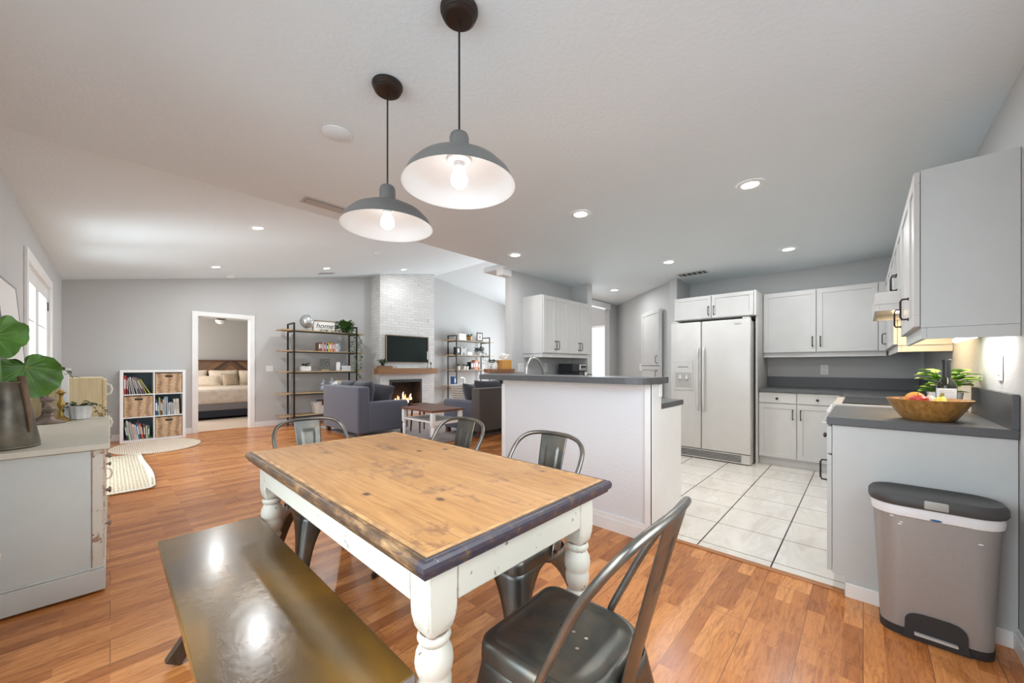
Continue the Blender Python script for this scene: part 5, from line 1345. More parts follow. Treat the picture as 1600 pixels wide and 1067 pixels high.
# ================================================================ CUBE BOOKCASE
CX0, CX1, CY0, CY1, CH_ = .10, .857, 8.225, 8.585, 1.12
t = thing('cube_bookcase', 'white six-cube bookcase between the left corner and the doorway', 'bookcase', ((CX0 + CX1) / 2, 8.4, 0), world=True)
b = MB(); T_ = .038
b.box(CX0, CX0 + T_, CY0, CY1, 0, CH_, .001); b.box(CX1 - T_, CX1, CY0, CY1, 0, CH_, .001); b.box(CX0 + T_, CX1 - T_, CY0, CY1, 0, T_, .001); b.box(CX0 + T_, CX1 - T_, CY0, CY1, CH_ - T_, CH_, .001); b.build('carcass', 'trim', t)
XM = (CX0 + CX1) / 2; IH = (CH_ - 2 * T_ - 2 * .016) / 3
b = MB(); b.box(XM - .008, XM + .008, CY0 + .002, CY1 - .006, T_, CH_ - T_)
for k in (1, 2):
    z = T_ + IH * k + .016 * (k - 1)
    for xa, xb in ((CX0 + T_, XM - .008), (XM + .008, CX1 - T_)): b.box(xa, xb, CY0 + .002, CY1 - .006, z, z + .016)
b.build('dividers', 'trim', t)
b = MB(); b.box(CX0 + T_, CX1 - T_, CY1 - .0055, CY1 - .001, T_, CH_ - T_); b.build('back_panel', 'cavity', t)
def cube(i, j):  # col, row (0 bottom) -> x0,x1,z0,z1
    xa, xb = ((CX0 + T_, XM - .008), (XM + .008, CX1 - T_))[i]; z = T_ + (IH + .016) * j; return xa, xb, z, z + IH
def basket(i, j, label):
    xa, xb, z0, z1 = cube(i, j); cxm = (xa + xb) / 2; w_ = xb - xa - .014; h_ = z1 - z0 - .018
    t = thing('wicker_basket', label, 'basket', (cxm, 8.38, z0 + .001), 0, 'woven baskets in the cube bookcase')
    b = MB(); d0 = -.150
    # front with a hand slot: four pieces round the slot, plus sides and back
    b.box(-w_ / 2, -.045, d0, d0 + .016, 0, h_, .003); b.box(.045, w_ / 2, d0, d0 + .016, 0, h_, .003); b.box(-.045, .045, d0, d0 + .016, 0, h_ - .062, .002); b.box(-.045, .045, d0, d0 + .016, h_ - .034, h_, .002)
    b.box(-w_ / 2, -w_ / 2 + .014, d0 + .016, .15, 0, h_); b.box(w_ / 2 - .014, w_ / 2, d0 + .016, .15, 0, h_); b.box(-w_ / 2, w_ / 2, .136, .15, 0, h_); b.box(-w_ / 2, w_ / 2, d0 + .016, .136, 0, .01)
    b.build('basket_body', 'wicker', t)
    b = MB(); b.box(-w_ / 2 - .002, w_ / 2 + .002, d0 - .004, d0 - .0005, h_ - .012, h_, .001); b.build('rim', 'wicker', t)
    b = MB(); b.box(-.044, .044, d0 + .02, d0 + .024, h_ - .062, h_ - .034); b.build('slot_shade', 'ventdark', t)  # dark sheet standing in for the shade inside the basket
basket(1, 2, 'woven basket in the top right cube'); basket(0, 1, 'woven basket in the middle left cube'); basket(1, 0, 'woven basket in the bottom right cube')
ORD = ['first', 'second', 'third', 'fourth', 'fifth', 'sixth', 'seventh', 'eighth', 'ninth', 'tenth', 'eleventh', 'twelfth', 'thirteenth', 'fourteenth']
CN = {'red': (.42, .03, .03), 'white': (.74, .73, .70), 'grey': (.40, .42, .43), 'purple': (.17, .12, .22), 'yellow': (.72, .66, .06), 'black': (.03, .03, .035), 'blue': (.04, .14, .36), 'pale blue': (.30, .42, .52), 'green': (.06, .26, .08), 'lime green': (.36, .50, .12),
      'cream': (.70, .62, .50), 'orange': (.65, .22, .04), 'brown': (.16, .08, .05), 'pink': (.62, .30, .30), 'navy': (.03, .05, .16), 'tan': (.48, .34, .20), 'dark red': (.22, .02, .025)}
def book(parent_label, x, y, z, th, h_, dp, lean, colour, group, axis=0.0):
    """upright book, spine facing -y; x,y,z = lower left corner of the spine; lean radians to the left"""
    t = thing('book', parent_label, 'book', (x, y, z), 0, group); t.rotation_euler = (0, -lean, 0)
    c = colmat('book_' + colour.replace(' ', '_'), CN[colour])
    b = MB(); b.box(0, th, 0, .004, 0, h_, .001); b.box(0, .0018, .004, dp, 0, h_); b.box(th - .0018, th, .004, dp, 0, h_); b.build('cover', c, t)
    b = MB(); b.box(.002, th - .002, .005, dp - .004, .003, h_ - .003); b.build('pages', 'towel', t)
    q = MB(); q.box(th * .2, th * .8, -.0006, .0002, h_ * .3, h_ * .8) if th > .008 else q.box(th * .3, th * .7, -.0006, .0002, h_ * .35, h_ * .8)
    q.build('spine_title', 'signwhite' if colour in ('red', 'blue', 'black', 'navy', 'green', 'purple', 'brown', 'dark red', 'orange') else 'fridge_grey', t)
def row_books(i, j, specs, where, group):
    xa, xb, z0, z1 = cube(i, j); x = xa + .004
    for k, (colour, th, h_, lean) in enumerate(specs):
        ln = R(lean); step = th / max(.5, math.cos(ln))
        book('%s book, %s from the left %s' % (colour, ORD[k], where), x + math.sin(ln) * h_ if False else x, CY0 + .03 + .006 * (k % 3), z0 + .0012 + (math.sin(ln) * th if lean > 0 else 0), th, h_, .19, -ln if False else ln, colour, group)
        x += step + .0012
# books lean to the left: top edge towards the left wall of the cube
def lean_row(i, j, specs, where, group):
    xa, xb, z0, z1 = cube(i, j)
    x = xa + .004; pl = None
    for k, (colour, th, h_, lean) in enumerate(specs):
        ln = R(lean)
        xf = x + (math.sin(ln) * h_ + .002 if k == 0 else max(0, math.tan(ln) - math.tan(pl)) * h_ + .0015)
        book('%s book, %s from the left %s' % (colour, ORD[k], where), xf, CY0 + .03 + .006 * (k % 3), z0 + .0012, th, h_, .19, ln, colour, group)
        x = xf + th / math.cos(ln); pl = ln
lean_row(0, 2, [('red', .022, .29, 0), ('dark red', .014, .27, 2), ('white', .010, .25, 5), ('grey', .012, .26, 8), ('white', .009, .27, 10), ('black', .008, .27, 12), ('white', .008, .26, 13), ('purple', .012, .28, 15), ('tan', .012, .27, 17), ('purple', .014, .27, 19), ('yellow', .008, .25, 22), ('black', .006, .25, 24), ('yellow', .009, .25, 26)], 'in the top left cube', 'picture books in the top left cube')
lean_row(1, 1, [('navy', .026, .25, 0), ('blue', .012, .20, 0), ('lime green', .018, .28, 0), ('brown', .012, .26, 0), ('dark red', .012, .23, 0), ('cream', .016, .25, 0), ('pale blue', .022, .29, 0), ('pale blue', .018, .29, 2), ('white', .020, .19, 0), ('grey', .020, .20, 2), ('grey', .018, .19, 3), ('white', .022, .25, 3), ('cream', .036, .25, 2)], 'in the middle right cube', 'books in the middle right cube')
lean_row(0, 0, [('black', .014, .25, 8), ('green', .010, .26, 8), ('white', .018, .30, 8), ('grey', .016, .28, 9), ('pink', .014, .27, 9), ('cream', .026, .24, 9), ('white', .012, .23, 9), ('blue', .022, .25, 8), ('dark red', .012, .28, 8), ('orange', .012, .24, 8), ('red', .010, .24, 8), ('brown', .020, .22, 4), ('cream', .016, .20, 2), ('green', .020, .19, 0)], 'in the bottom left cube', 'books in the bottom left cube')

# ================================================================ BEDROOM
t = thing('bed', 'large bed with cream bedspread and dark base, seen through the doorway', 'bed', (1.95, 11.6, 0), world=True)
b = MB(); b.box(.95, 3.05, 10.45, 12.6, .05, .20, .01); b.build('bed_base', 'navy', t)
b = MB(); b.box(.92, 3.08, 10.42, 12.6, .20, .36, .02); b.build('bed_skirt', 'greyfab', t)
b = MB(); b.box(.90, 3.10, 10.39, 12.60, .345, .68, .07, 4); b.build('bedspread', 'blanket', t, smooth=True)
b = MB(); b.box(.85, 3.2, 12.62, 12.70, .3, 1.30, .004); hb = b.build('headboard', 'headboard', t)
b = MB(); b.box(.84, 3.21, 12.60, 12.71, 1.301, 1.345, .004); b.build('headboard_cap', 'darkwood', hb)
def pil(label, x, y, z, w_, h_, th, mat, tilt=70, rz=0):
    b = MB(); b.cushion(x, y, z, w_, h_, th, rot3(R(tilt), 0, R(rz))); tag(b.build('pillow', mat, smooth=True), label, 'pillow', 'pillows on the bed')
pil('plain cream pillow at the left against the headboard', 1.40, 12.45, .86, .66, .46, .16, 'pillow', 72)
pil('plain cream pillow at the right against the headboard', 2.72, 12.45, .85, .66, .46, .16, 'pillow', 72)
pil('plain cream pillow in the middle against the headboard', 2.06, 12.42, .86, .62, .46, .14, 'pillow', 70)
pil('long quilted cream pillow at the front of the bed', 1.50, 12.08, .80, .90, .30, .14, 'pillow', 66)
pil('tan ribbed pillow beside the long quilted pillow', 2.15, 12.06, .82, .36, .36, .14, 'pillowtan', 66, 8)
t = thing('ceiling_fan', 'ceiling fan with glass bowl lamp in the bedroom', 'ceiling fan', (1.76, 10.9, 2.45))
b = MB(); b.lathe([(.06, 0), (.06, -.03), (.02, -.05), (.02, -.10), (.09, -.12), (.10, -.17), (.06, -.20), (0, -.20)][::-1], (0, 0, 0), 24); b.build('motor', 'chrome', t, smooth=True)
for k in range(5):
    b = MB(); b.box(.10, .62, -.06, .06, -.155, -.147, .002); b.bm.transform(Matrix.Rotation(R(72 * k + 12), 4, 'Z')); b.build('blade', 'darkwood', t)
b = MB(); b.lathe([(0, -.30), (.06, -.29), (.10, -.25), (.11, -.21), (.10, -.205)], (0, 0, 0), 24, cap=False); b.build('lamp_bowl', 'white_ceramic', t, smooth=True)

# ================================================================ CHIMNEY AND FIRE
YC = 8.165; KX0, KX1 = 4.267, 5.765
b = MB()
FX0, FX1, FZ0, FZ1 = 4.50, 5.39, .12, .86
def gpr(x0, x1, z0, z1f=None):
    xs = [x0, x1]
    if z1f is not None: b.box(x0, x1, YC, YB - .001, z0, z1f); return
    pts = [(x0, z0), (x1, z0), (x1, vz(x1) - .001), (x0, vz(x0) - .001)]
    lo = [b.bm.verts.new((x, YC, z)) for x, z in pts]; hi = [b.bm.verts.new((x, YB - .001, z)) for x, z in pts]
    b.bm.faces.new(lo); b.bm.faces.new(hi[::-1])
    for i in range(4): b.bm.faces.new((lo[i], hi[i], hi[(i + 1) % 4], lo[(i + 1) % 4]))
gpr(KX0, FX0, 0); gpr(FX1, KX1, 0); gpr(FX0, FX1, FZ1); gpr(FX0, FX1, 0, FZ0)
o = b.build('wall_chimney', 'brick'); o['kind'] = 'structure'
t = thing('fireplace_insert', 'black fireplace insert with a burning fire in the brick chimney', 'fireplace', (4.945, 8.3, FZ0), world=True)
b = MB()
for x0, x1, z0, z1 in ((FX0 + .001, FX0 + .05, FZ0 + .001, FZ1 - .001), (FX1 - .05, FX1 - .001, FZ0 + .001, FZ1 - .001), (FX0 + .05, FX1 - .05, FZ1 - .07, FZ1 - .001), (FX0 + .05, FX1 - .05, FZ0 + .001, FZ0 + .06)): b.box(x0, x1, YC - .012, YC + .03, z0, z1, .003)
b.build('frame', 'blackpl', t)
b = MB(); b.box(FX0 + .05, FX1 - .05, YC + .34, YC + .36, FZ0 + .02, FZ1 - .02); b.box(FX0 + .03, FX0 + .05, YC + .03, YC + .34, FZ0 + .02, FZ1 - .02); b.box(FX1 - .05, FX1 - .03, YC + .03, YC + .34, FZ0 + .02, FZ1 - .02); b.box(FX0 + .05, FX1 - .05, YC + .03, YC + .34, FZ0 + .02, FZ0 + .06); b.build('firebox', 'firebox', t)
for k, (x0, y0, z0, x1, y1, z1) in enumerate(((4.68, 8.30, .22, 5.22, 8.36, .24), (4.74, 8.38, .25, 5.20, 8.29, .31), (4.72, 8.27, .29, 5.12, 8.37, .33))):
    b = MB(); b.cyl((x0, y0, z0), (x1, y1, z1), .035, 12); b.build('log', 'log', t, smooth=True)
random.seed(11)
for k in range(9):
    x = 4.74 + .055 * k; h_ = (.13, .20, .16, .12, .28, .22, .12, .18, .22)[k]; y = 8.30 + .02 * (k % 3); z = .27
    P = catmull([(x, y, z), (x + .01, y, z + h_ * .35), (x - .012 * (-1) ** k, y, z + h_ * .7), (x + .006, y, z + h_)], 4)
    b = MB(); b.tube(P, [.022 * math.sin(PI * (.25 + .75 * (i / (len(P) - 1)))) ** 1.0 + .001 for i in range(len(P))], 8); b.build('flame', 'flamehot' if k % 2 == 0 else 'flame', t, smooth=True)
area('fire_glow', (4.93, 8.28, .42), (0, -1, .1), .4, .2, 1.5, (1, .45, .12), parent=t)
t = thing('mantel', 'thick orange-brown timber mantel shelf on the brick chimney', 'mantel shelf', (4.93, 8.06, 1.0), world=True)
b = MB(); b.box(4.115, 5.735, 7.955, YC - .001, .995, 1.128, .006); b.build('beam', 'mantel', t)
t = thing('television', 'flat television with thin wooden bezel above the mantel', 'television', (4.97, 8.12, 1.27), world=True)
b = MB(); b.box(4.39, 5.55, 8.125, YC - .001, 1.265, 1.915, .003); b.build('casing', 'blackpl', t)
b = MB()
for x0, x1, z0, z1 in ((4.385, 4.403, 1.26, 1.92), (5.537, 5.555, 1.26, 1.92), (4.403, 5.537, 1.902, 1.92), (4.403, 5.537, 1.26, 1.278)): b.box(x0, x1, 8.108, 8.1249, z0, z1, .001)
b.build('bezel', 'tvframe', t)
b = MB(); b.box(4.404, 5.536, 8.118, 8.1245, 1.279, 1.901); b.build('screen', 'tv', t)
MZ = 1.129
t = thing('potted_succulent', 'small dark plant on the left of the mantel', 'plant', (4.26, 8.03, MZ + .06))
b = MB(); b.lathe([(.035, 0), (.05, .07), (.044, .07), (0, .06)], (0, 0, 0), 16); b.build('pot', 'blackpl', t, smooth=True)
b = MB(); bushy(b, (0, 0, .06), .06, .05, 40, .09, .05); b.build('foliage', 'leafd', t)
t = thing('wooden_riser', 'low slatted wooden riser under the mantel plant', 'stand', (4.31, 8.03, MZ))
b = MB(); b.box(-.17, .17, -.06, .06, 0, .045, .003); b.build('riser_box', 'mantel', t)
b = MB()
for k in range(9): b.box(-.16 + k * .036, -.14 + k * .036, -.061, .061, .046, .058)
b.build('slats', 'darkwood', t)
tag(MB().box(4.62, 5.25, 8.05, 8.10, MZ, MZ + .03, .006).build('soundbar', plain('soundbar_white', (.72, .71, .70), .5)), 'slim pale sound bar on the mantel beneath the television', 'speaker')
def candle(x, h1, h2, label):
    t = thing('candle_holder', label, 'candlestick', (x, 8.03, MZ), 0)
    b = MB(); b.lathe([(.028, 0), (.028, .005), (.006, .012), (.005, h1 * .55), (.014, h1 * .6), (.016, h1 * .9), (.012, h1), (0, h1)], (0, 0, 0), 14); b.build('holder', 'black', t, smooth=True)
    b = MB(); b.lathe([(.010, h1), (.009, h1 + h2), (0, h1 + h2 + .002)], (0, 0, 0), 12); b.build('candle', 'white_ceramic', t, smooth=True)
candle(5.47, .22, .20, 'taller black candle holder with white candle on the mantel'); candle(5.57, .15, .20, 'shorter black candle holder at the right end of the mantel')

# ================================================================ OPEN SHELF UNITS
def shelf_unit(label, x0, zs, dx=1.24, y0=8.12, y1=8.5):
    t = thing('shelf_unit', label, 'shelf unit', (x0 + dx / 2, (y0 + y1) / 2, 0), 0, None, world=True)
    for x in (x0, x0 + dx):
        b = MB(); s_ = .013
        for y in (y0, y1): b.box(x - s_, x + s_, y - s_, y + s_, 0, 2.035)
        b.box(x - s_, x + s_, y0 + s_, y1 - s_, 2.01, 2.035)
        for z in zs: b.box(x - s_, x + s_, y0 + s_, y1 - s_, z - .046, z - .024)
        b.build('side_frame', 'black', t)
    for z in zs:
        b = MB(); b.box(x0 - .22, x0 + dx + .19, y0 + .014, y1 - .014, z - .0235, z, .002); sh = b.build('shelf', 'shelfwood', t)
        b = MB(); b.box(x0 + .014, x0 + dx - .014, y0 - .012, y0 + .012, z - .046, z - .024); b.build('front_rail', 'black', sh)
    return t
ZA = [.21, .65, 1.08, 1.49, 1.90]
shelf_unit('black-framed five-tier shelf unit left of the chimney, globe and framed sign on top', 2.455, ZA)
shelf_unit('black-framed five-tier shelf unit right of the chimney, partly behind the bar', 6.47, ZA)
def S(z, x, y=8.28): return (x, y, z + .001)
# --- top tier left: globe, sign, ivy
t = thing('globe', 'silver desk globe on the top shelf, left unit', 'globe', S(1.90, 2.75))
b = MB(); b.lathe([(.075, 0), (.075, .01), (.015, .02), (.012, .05), (0, .05)], (0, 0, 0), 20); b.build('globe_base', 'chrome', t, smooth=True)
b = MB(); b.ball((0, 0, .185), .125, .125, .125, 28, 18); b.build('sphere', 'globe', t, smooth=True)
b = MB(); b.tube([(math.sin(R(a)) * -.137, -.0, .185 + math.cos(R(a)) * .137) for a in range(-20, 181, 10)], .006, 6); b.build('meridian_arm', 'lampgrey', t, smooth=True)
t = thing('framed_sign', 'white sign with cursive word home in a brown frame on the top shelf', 'sign', S(1.90, 3.10, 8.34))
b = MB()
for x0, x1, z0, z1 in ((-.235, -.215, 0, .24), (.215, .235, 0, .24), (-.215, .215, .22, .24), (-.215, .215, 0, .02)): b.box(x0, x1, -.012, .012, z0, z1, .002)
b.build('frame', 'tvframe', t)
b = MB(); b.box(-.215, .215, -.004, .008, .02, .22); bd = b.build('board', 'signwhite', t)
def text_mesh(txt, size, parent, mat, loc, shear=.3):
    cu = bpy.data.curves.new('lettering', 'FONT'); cu.body = txt; cu.size = size; cu.extrude = .0008; cu.shear = shear; cu.align_x = 'CENTER'; cu.align_y = 'CENTER'
    o = bpy.data.objects.new('lettering', cu); COL.objects.link(o)
    dg = bpy.context.evaluated_depsgraph_get(); me = bpy.data.meshes.new_from_object(o.evaluated_get(dg)); bpy.data.objects.remove(o)
    me.transform(Matrix.Rotation(R(90), 4, 'X')); me.materials.clear(); me.materials.append(M[mat])
    q = bpy.data.objects.new('lettering', me); COL.objects.link(q); q.parent = parent; q.location = loc; return q
text_mesh('home', .15, bd, 'ink', (0, -.006, .125))
def trailing(name, label, loc, potmat, nb, rad, L, vines, pr=.07, phh=.10, wm='leaf'):
    t = thing(name, label, 'plant', loc)
    b = MB(); b.lathe([(pr * .7, 0), (pr, phh), (pr * .9, phh), (0, phh * .85)], (0, 0, 0), 18); b.build('pot', potmat, t, smooth=True)
    b = MB(); bushy(b, (0, 0, phh * .8), rad, rad * .9, nb, L, L * .75, 'heart'); b.build('foliage', wm, t)
    for pts, n_ in vines: vine(t, pts, n_, L * .8, wm)
    return t
random.seed(21)
trailing('trailing_ivy', 'large trailing ivy spilling from the top shelf, left unit', S(1.90, 3.50, 8.24), 'blackpl', 260, .17, .085,
         [([(.05, -.08, .1), (.10, -.16, 0), (.12, -.17, -.3), (.14, -.17, -.6), (.17, -.17, -.85), (.30, -.17, -1.0)], 52),
          ([(-.02, -.08, .1), (.02, -.16, .02), (.03, -.17, -.2), (.05, -.17, -.45)], 34),
          ([(.08, -.05, .1), (.2, -.15, 0), (.25, -.17, -.25), (.27, -.17, -.55), (.25, -.17, -.8)], 44),
          ([(-.05, -.08, .08), (-.25, -.14, .02), (-.45, -.15, .03), (-.62, -.15, .02)], 14)], .09, .10)
def deco_book(label, x, z, th, h_, colour, group, y=8.26, dp=.16):
    book(label, x, y, z + .0015, th, h_, dp, 0, colour, group)
x = 2.93
for k, (c_, th, h_) in enumerate([('brown', .055, .165), ('brown', .02, .17), ('pink', .035, .17), ('dark red', .025, .16), ('grey', .02, .15), ('black', .03, .14), ('yellow', .02, .16), ('orange', .045, .17), ('tan', .025, .18), ('red', .022, .165), ('pink', .04, .155), ('white', .03, .15), ('pale blue', .04, .155), ('blue', .012, .15)]):
    deco_book('%s book, %s from the left on the second shelf, left unit' % (c_, ORD[k]), x, 1.49, th, h_ * 1.08, c_, 'books on the second shelf, left unit', 8.20); x += th + .0022
# third tier
t = thing('potted_succulent', 'white planter with small green plant on the third shelf, left unit', 'plant', S(1.08, 2.70, 8.25))
b = MB(); b.box(-.09, .09, -.05, .05, 0, .10, .006); b.build('pot', 'white_ceramic', t); b = MB(); bushy(b, (0, 0, .09), .06, .05, 24, .07, .04); b.build('foliage', 'leafd', t)
t = thing('photo_frame', 'photograph on a small pale easel, third shelf of the left unit', 'picture', S(1.08, 3.08, 8.25))
b = MB(); b.box(-.10, .10, 0, .012, .035, .25, .002); b.build('print', 'photo', t); b = MB(); b.box(-.075, .075, -.02, .03, 0, .03, .004); b.build('easel', 'shelfwood', t)
t = tag(MB().lathe([(.035, 0), (.045, .03), (.043, .17), (.038, .185), (.034, .185), (.036, .02), (0, .02)], S(1.08, 3.34, 8.22), 20).build('vase', 'white_ceramic', smooth=True), 'white cylindrical vase on the third shelf, left unit', 'vase')
for k, (c_, dz) in enumerate((('white', 0), ('navy', .036), ('white', .072))):
    t = thing('book', '%s book lying %s in the small stack, third shelf' % (c_, ('lowest', 'in the middle', 'topmost')[k]), 'book', (3.40, 8.20, 1.081 + dz), 0, 'stacked books on the third shelf')
    b = MB(); b.box(0, .20, 0, .15, 0, .004); b.box(0, .20, 0, .15, .030, .034); b.box(0, .004, 0, .15, .004, .03); b.build('cover', colmat('book_' + c_, CN[c_]), t); b = MB(); b.box(.006, .198, .002, .148, .0045, .0295); b.build('pages', 'towel', t)
t = tag(MB().ball((3.44, 8.27, 1.08 + .108 + .036), .034).build('ball_ornament', 'beanie', smooth=True), 'small round ornament on the stacked books, third shelf', 'ornament')
# fourth tier
for k, (x, s_) in enumerate(((3.03, 1.0), (3.20, 1.15))):
    t = thing('rabbit_ornament', ('smaller' if k == 0 else 'taller') + ' pale blue rabbit ornament on the fourth shelf, left unit', 'ornament', S(.65, x, 8.2))
    b = MB(); b.ball((0, 0, .07 * s_), .055 * s_, .05 * s_, .07 * s_); b.build('body', 'beanie', t, smooth=True)
    b = MB(); b.ball((-.02, 0, .16 * s_), .036 * s_); b.build('head', 'beanie', t, smooth=True)
    b = MB(); b.ball((-.01, 0, .21 * s_), .012 * s_, .008, .05 * s_); b.ball((.012, 0, .205 * s_), .012 * s_, .008, .045 * s_); b.build('ears', 'beanie', t, smooth=True)
t = thing('wooden_crate', 'pale wooden crate standing on the fourth shelf, left unit', 'crate', S(.65, 3.38, 8.3))
b = MB()
for z in (.01, .085, .16): b.box(-.15, .15, -.09, -.08, z, z + .06); b.box(-.15, .15, .08, .09, z, z + .06); b.box(-.15, -.14, -.08, .08, z, z + .06); b.box(.14, .15, -.08, .08, z, z + .06)
b.box(-.14, .14, -.08, .08, 0, .01); b.build('slats', 'pine', t)
b = MB(); [b.box(x, x + .02, y, y + .006, 0, .22) for x in (-.14, .12) for y in (-.08, .074)]; b.build('corner_battens', 'pine', t)
# bottom basket
t = thing('storage_basket', 'white basket with brown leather handles on the bottom shelf, left unit', 'basket', S(.21, 3.05, 8.27))
b = MB(); loft(b, [(rrect(.36, .24, .05), 0), (rrect(.46, .29, .06), .23), (rrect(.45, .28, .06), .23), (rrect(.36, .23, .05), .02)], cap1=True); b.build('basket_body', 'rope', t, smooth=True)
for y in (-.15, .15): b = MB(); b.box(-.08, .08, y - .006, y + .006, .17, .26, .004); b.build('leather_handle', 'darkwood', t)
# --- right unit contents
for k in range(4):
    t = thing('book', '%s pale book of the flat stack on the top shelf, right unit' % ('lowest', 'second lowest', 'second highest', 'topmost')[k], 'book', (6.62, 8.2, 1.901 + k * .048), 0, 'flat books, top shelf of the right unit')
    c_ = ('cream', 'white', 'grey', 'cream')[k]
    b = MB(); b.box(0, .26, 0, .18, 0, .004); b.box(0, .26, 0, .18, .042, .046); b.box(0, .26, .176, .18, .004, .042); b.build('cover', colmat('book_' + c_, CN[c_]), t); b = MB(); b.box(.004, .256, .002, .175, .0045, .0415); b.build('pages', 'towel', t)
trailing('potted_plant', 'bushy plant in a brown pot on the top shelf, right unit', S(1.90, 7.05, 8.26), 'bowlwood', 50, .08, .06, [], .09, .13)
t = thing('photo_frame', 'grey framed photograph leaning on the top shelf, right unit', 'picture', S(1.90, 7.43, 8.24))
b = MB(); b.box(-.12, .12, 0, .02, 0, .27, .003); b.build('frame', plain('frame_grey_wood', (.14, .13, .11), .6), t); b = MB(); b.box(-.075, .075, -.002, 0, .05, .22); m_ = b.build('mount', 'signwhite', t); b = MB(); b.ball((0, -.003, .13), .035, .002, .055, 12, 8); b.build('print', 'photo', m_)
x = 6.55
for k, (c_, th) in enumerate((('black', .10), ('white', .03), ('grey', .03), ('black', .03), ('grey', .03), ('black', .02), ('white', .03))):
    if k == 1: x = 6.70
    deco_book('%s book, %s from the left on the second shelf, right unit' % (c_, ORD[k]), x, 1.49, th, .22, c_, 'books on the second shelf, right unit', 8.2); x += th + .002
for k in range(3):
    c_ = ('pink', 'white', 'pale blue')[k]
    t = thing('book', '%s book lying %s beside the upright books, right unit' % (c_, ('lowest', 'in the middle', 'topmost')[k]), 'book', (6.93, 8.2, 1.491 + k * .034), 0, 'flat books on the second shelf, right unit')
    b = MB(); b.box(0, .18, 0, .14, 0, .003); b.box(0, .18, 0, .14, .029, .032); b.box(0, .18, .137, .14, .003, .029); b.build('cover', colmat('book_' + c_, CN[c_]), t); b = MB(); b.box(.003, .178, .001, .136, .0035, .0285); b.build('pages', 'towel', t)
trailing('trailing_ivy', 'leafy plant cascading off the second shelf, right unit', S(1.49, 7.38, 8.22), 'white_ceramic', 110, .15, .07,
         [([(.05, -.08, .1), (.12, -.14, 0), (.14, -.15, -.2), (.15, -.15, -.35)], 16), ([(0, -.08, .1), (.04, -.14, 0), (.05, -.15, -.25)], 12), ([(.1, -.05, .1), (.2, -.13, 0), (.22, -.15, -.3)], 14)], .08, .11, 'leafd')
for k, (x, c_) in enumerate(((6.62, 'white'), (6.82, 'cream'), (6.93, 'white'))):
    t = thing('potted_succulent', ('small plant in a white cup at the left of the third shelf, right unit', 'bushiest small plant of the third shelf, right unit', 'small plant in a white cup beside the black book, right unit')[k], 'plant', S(1.08, x, 8.22))
    b = MB(); b.lathe([(.035, 0), (.045, .10), (.04, .10), (0, .09)], (0, 0, 0), 14); b.build('pot', 'white_ceramic', t, smooth=True); b = MB(); bushy(b, (0, 0, .09), .04, .06, 22, .06, .035); b.build('foliage', 'leafd', t)
x = 7.05
for k, (c_, th, h_) in enumerate((('black', .10, .22), ('red', .06, .23), ('orange', .12, .27), ('brown', .05, .22))):
    deco_book('%s book on the third shelf, right unit' % c_, x, 1.08, th, h_, c_, 'books on the third shelf, right unit', 8.2); x += th + .002
tag(MB().lathe([(.03, 0), (.032, .26), (0, .262)], S(1.08, 7.50, 8.22), 14).build('pillar_candle', 'white_ceramic', smooth=True), 'white pillar candle right of the brown book, right unit', 'candle')
deco_book('blue book standing on the fourth shelf, right unit', 6.45, .65, .07, .24, 'blue', None, 8.2)
t = thing('letter_ornament', 'white rounded loop ornament on the fourth shelf, right unit', 'ornament', S(.65, 6.72, 8.18))
b = MB(); b.tube(catmull([(-.09, 0, .03), (.03, 0, .03), (.08, 0, .11), (.03, 0, .20), (-.09, 0, .20)], 5), .026, 10); b.build('loop', 'white_ceramic', t, smooth=True)

# ================================================================ SEATING
def sofa_part(b, x0, x1, y0, y1, z0, z1, bev=.035): b.box(x0, x1, y0, y1, z0, z1, bev, 4)
t = thing('loveseat', 'slate blue-grey loveseat seen from behind, left of the fireplace', 'sofa', (3.1, 6.5, 0), world=True)
AX0, AX1, AY0, AY1 = 2.66, 3.57, 5.80, 7.22
b = MB(); sofa_part(b, AX0, AX0 + .20, AY0 + .005, AY1, .10, .845, .03); b.build('backrest', 'sofa', t, smooth=True)
for y0, y1 in ((AY0, AY0 + .17), (AY1 - .17, AY1)):
    b = MB(); sofa_part(b, AX0 + .16, AX1, y0, y1, .10, .60, .05); b.build('armrest', 'sofa', t, smooth=True)
b = MB(); sofa_part(b, AX0 + .20, AX1 - .03, AY0 + .17, AY1 - .17, .10, .33, .02); b.build('seat_base', 'sofa', t, smooth=True)
for k in range(2):
    y0 = AY0 + .18 + k * .53; b = MB(); sofa_part(b, AX0 + .22, AX1, y0, y0 + .52, .33, .47, .05); b.build('seat_cushion', 'sofa', t, smooth=True)
    b = MB(); b.cushion(AX0 + .28, y0 + .26, .70, .46, .54, .26, rot3(0, R(-80), 0), 3.5, .45); b.build('back_cushion', 'sofad', t, smooth=True)
for x in (AX0 + .07, AX1 - .07):
    for y in (AY0 + .07, AY1 - .07): b = MB(); b.box(x - .035, x + .035, y - .035, y + .035, .012, .10, .004); b.build('leg', 'darkwood', t)
tag(MB().cushion(3.26, 6.24, .66, .44, .44, .20, rot3(R(14), R(-62), R(20)), 3, .5).build('throw_pillow', 'sofad', smooth=True), 'dark grey throw pillow piled on the near corner of the loveseat', 'pillow')
t = tag(MB().grid(lambda u_, v_: (2.78 + .10 * (u_ - .5) * (1 + v_), 6.9 + .02 * math.sin(9 * u_), .852 + .07 * v_ * (1 - abs(2 * u_ - 1))), 10, 6).build('tissue', 'towel', smooth=True, solid=.003), 'white tissue peeking over the back of the loveseat', 'tissue')
t = thing('sofa', 'taupe-grey sofa with its back to the kitchen, right of the white side table', 'sofa', (5.1, 5.0, 0), world=True)
SX0, SX1, SY0_, SY1_ = 4.07, 6.15, 4.53, 5.50
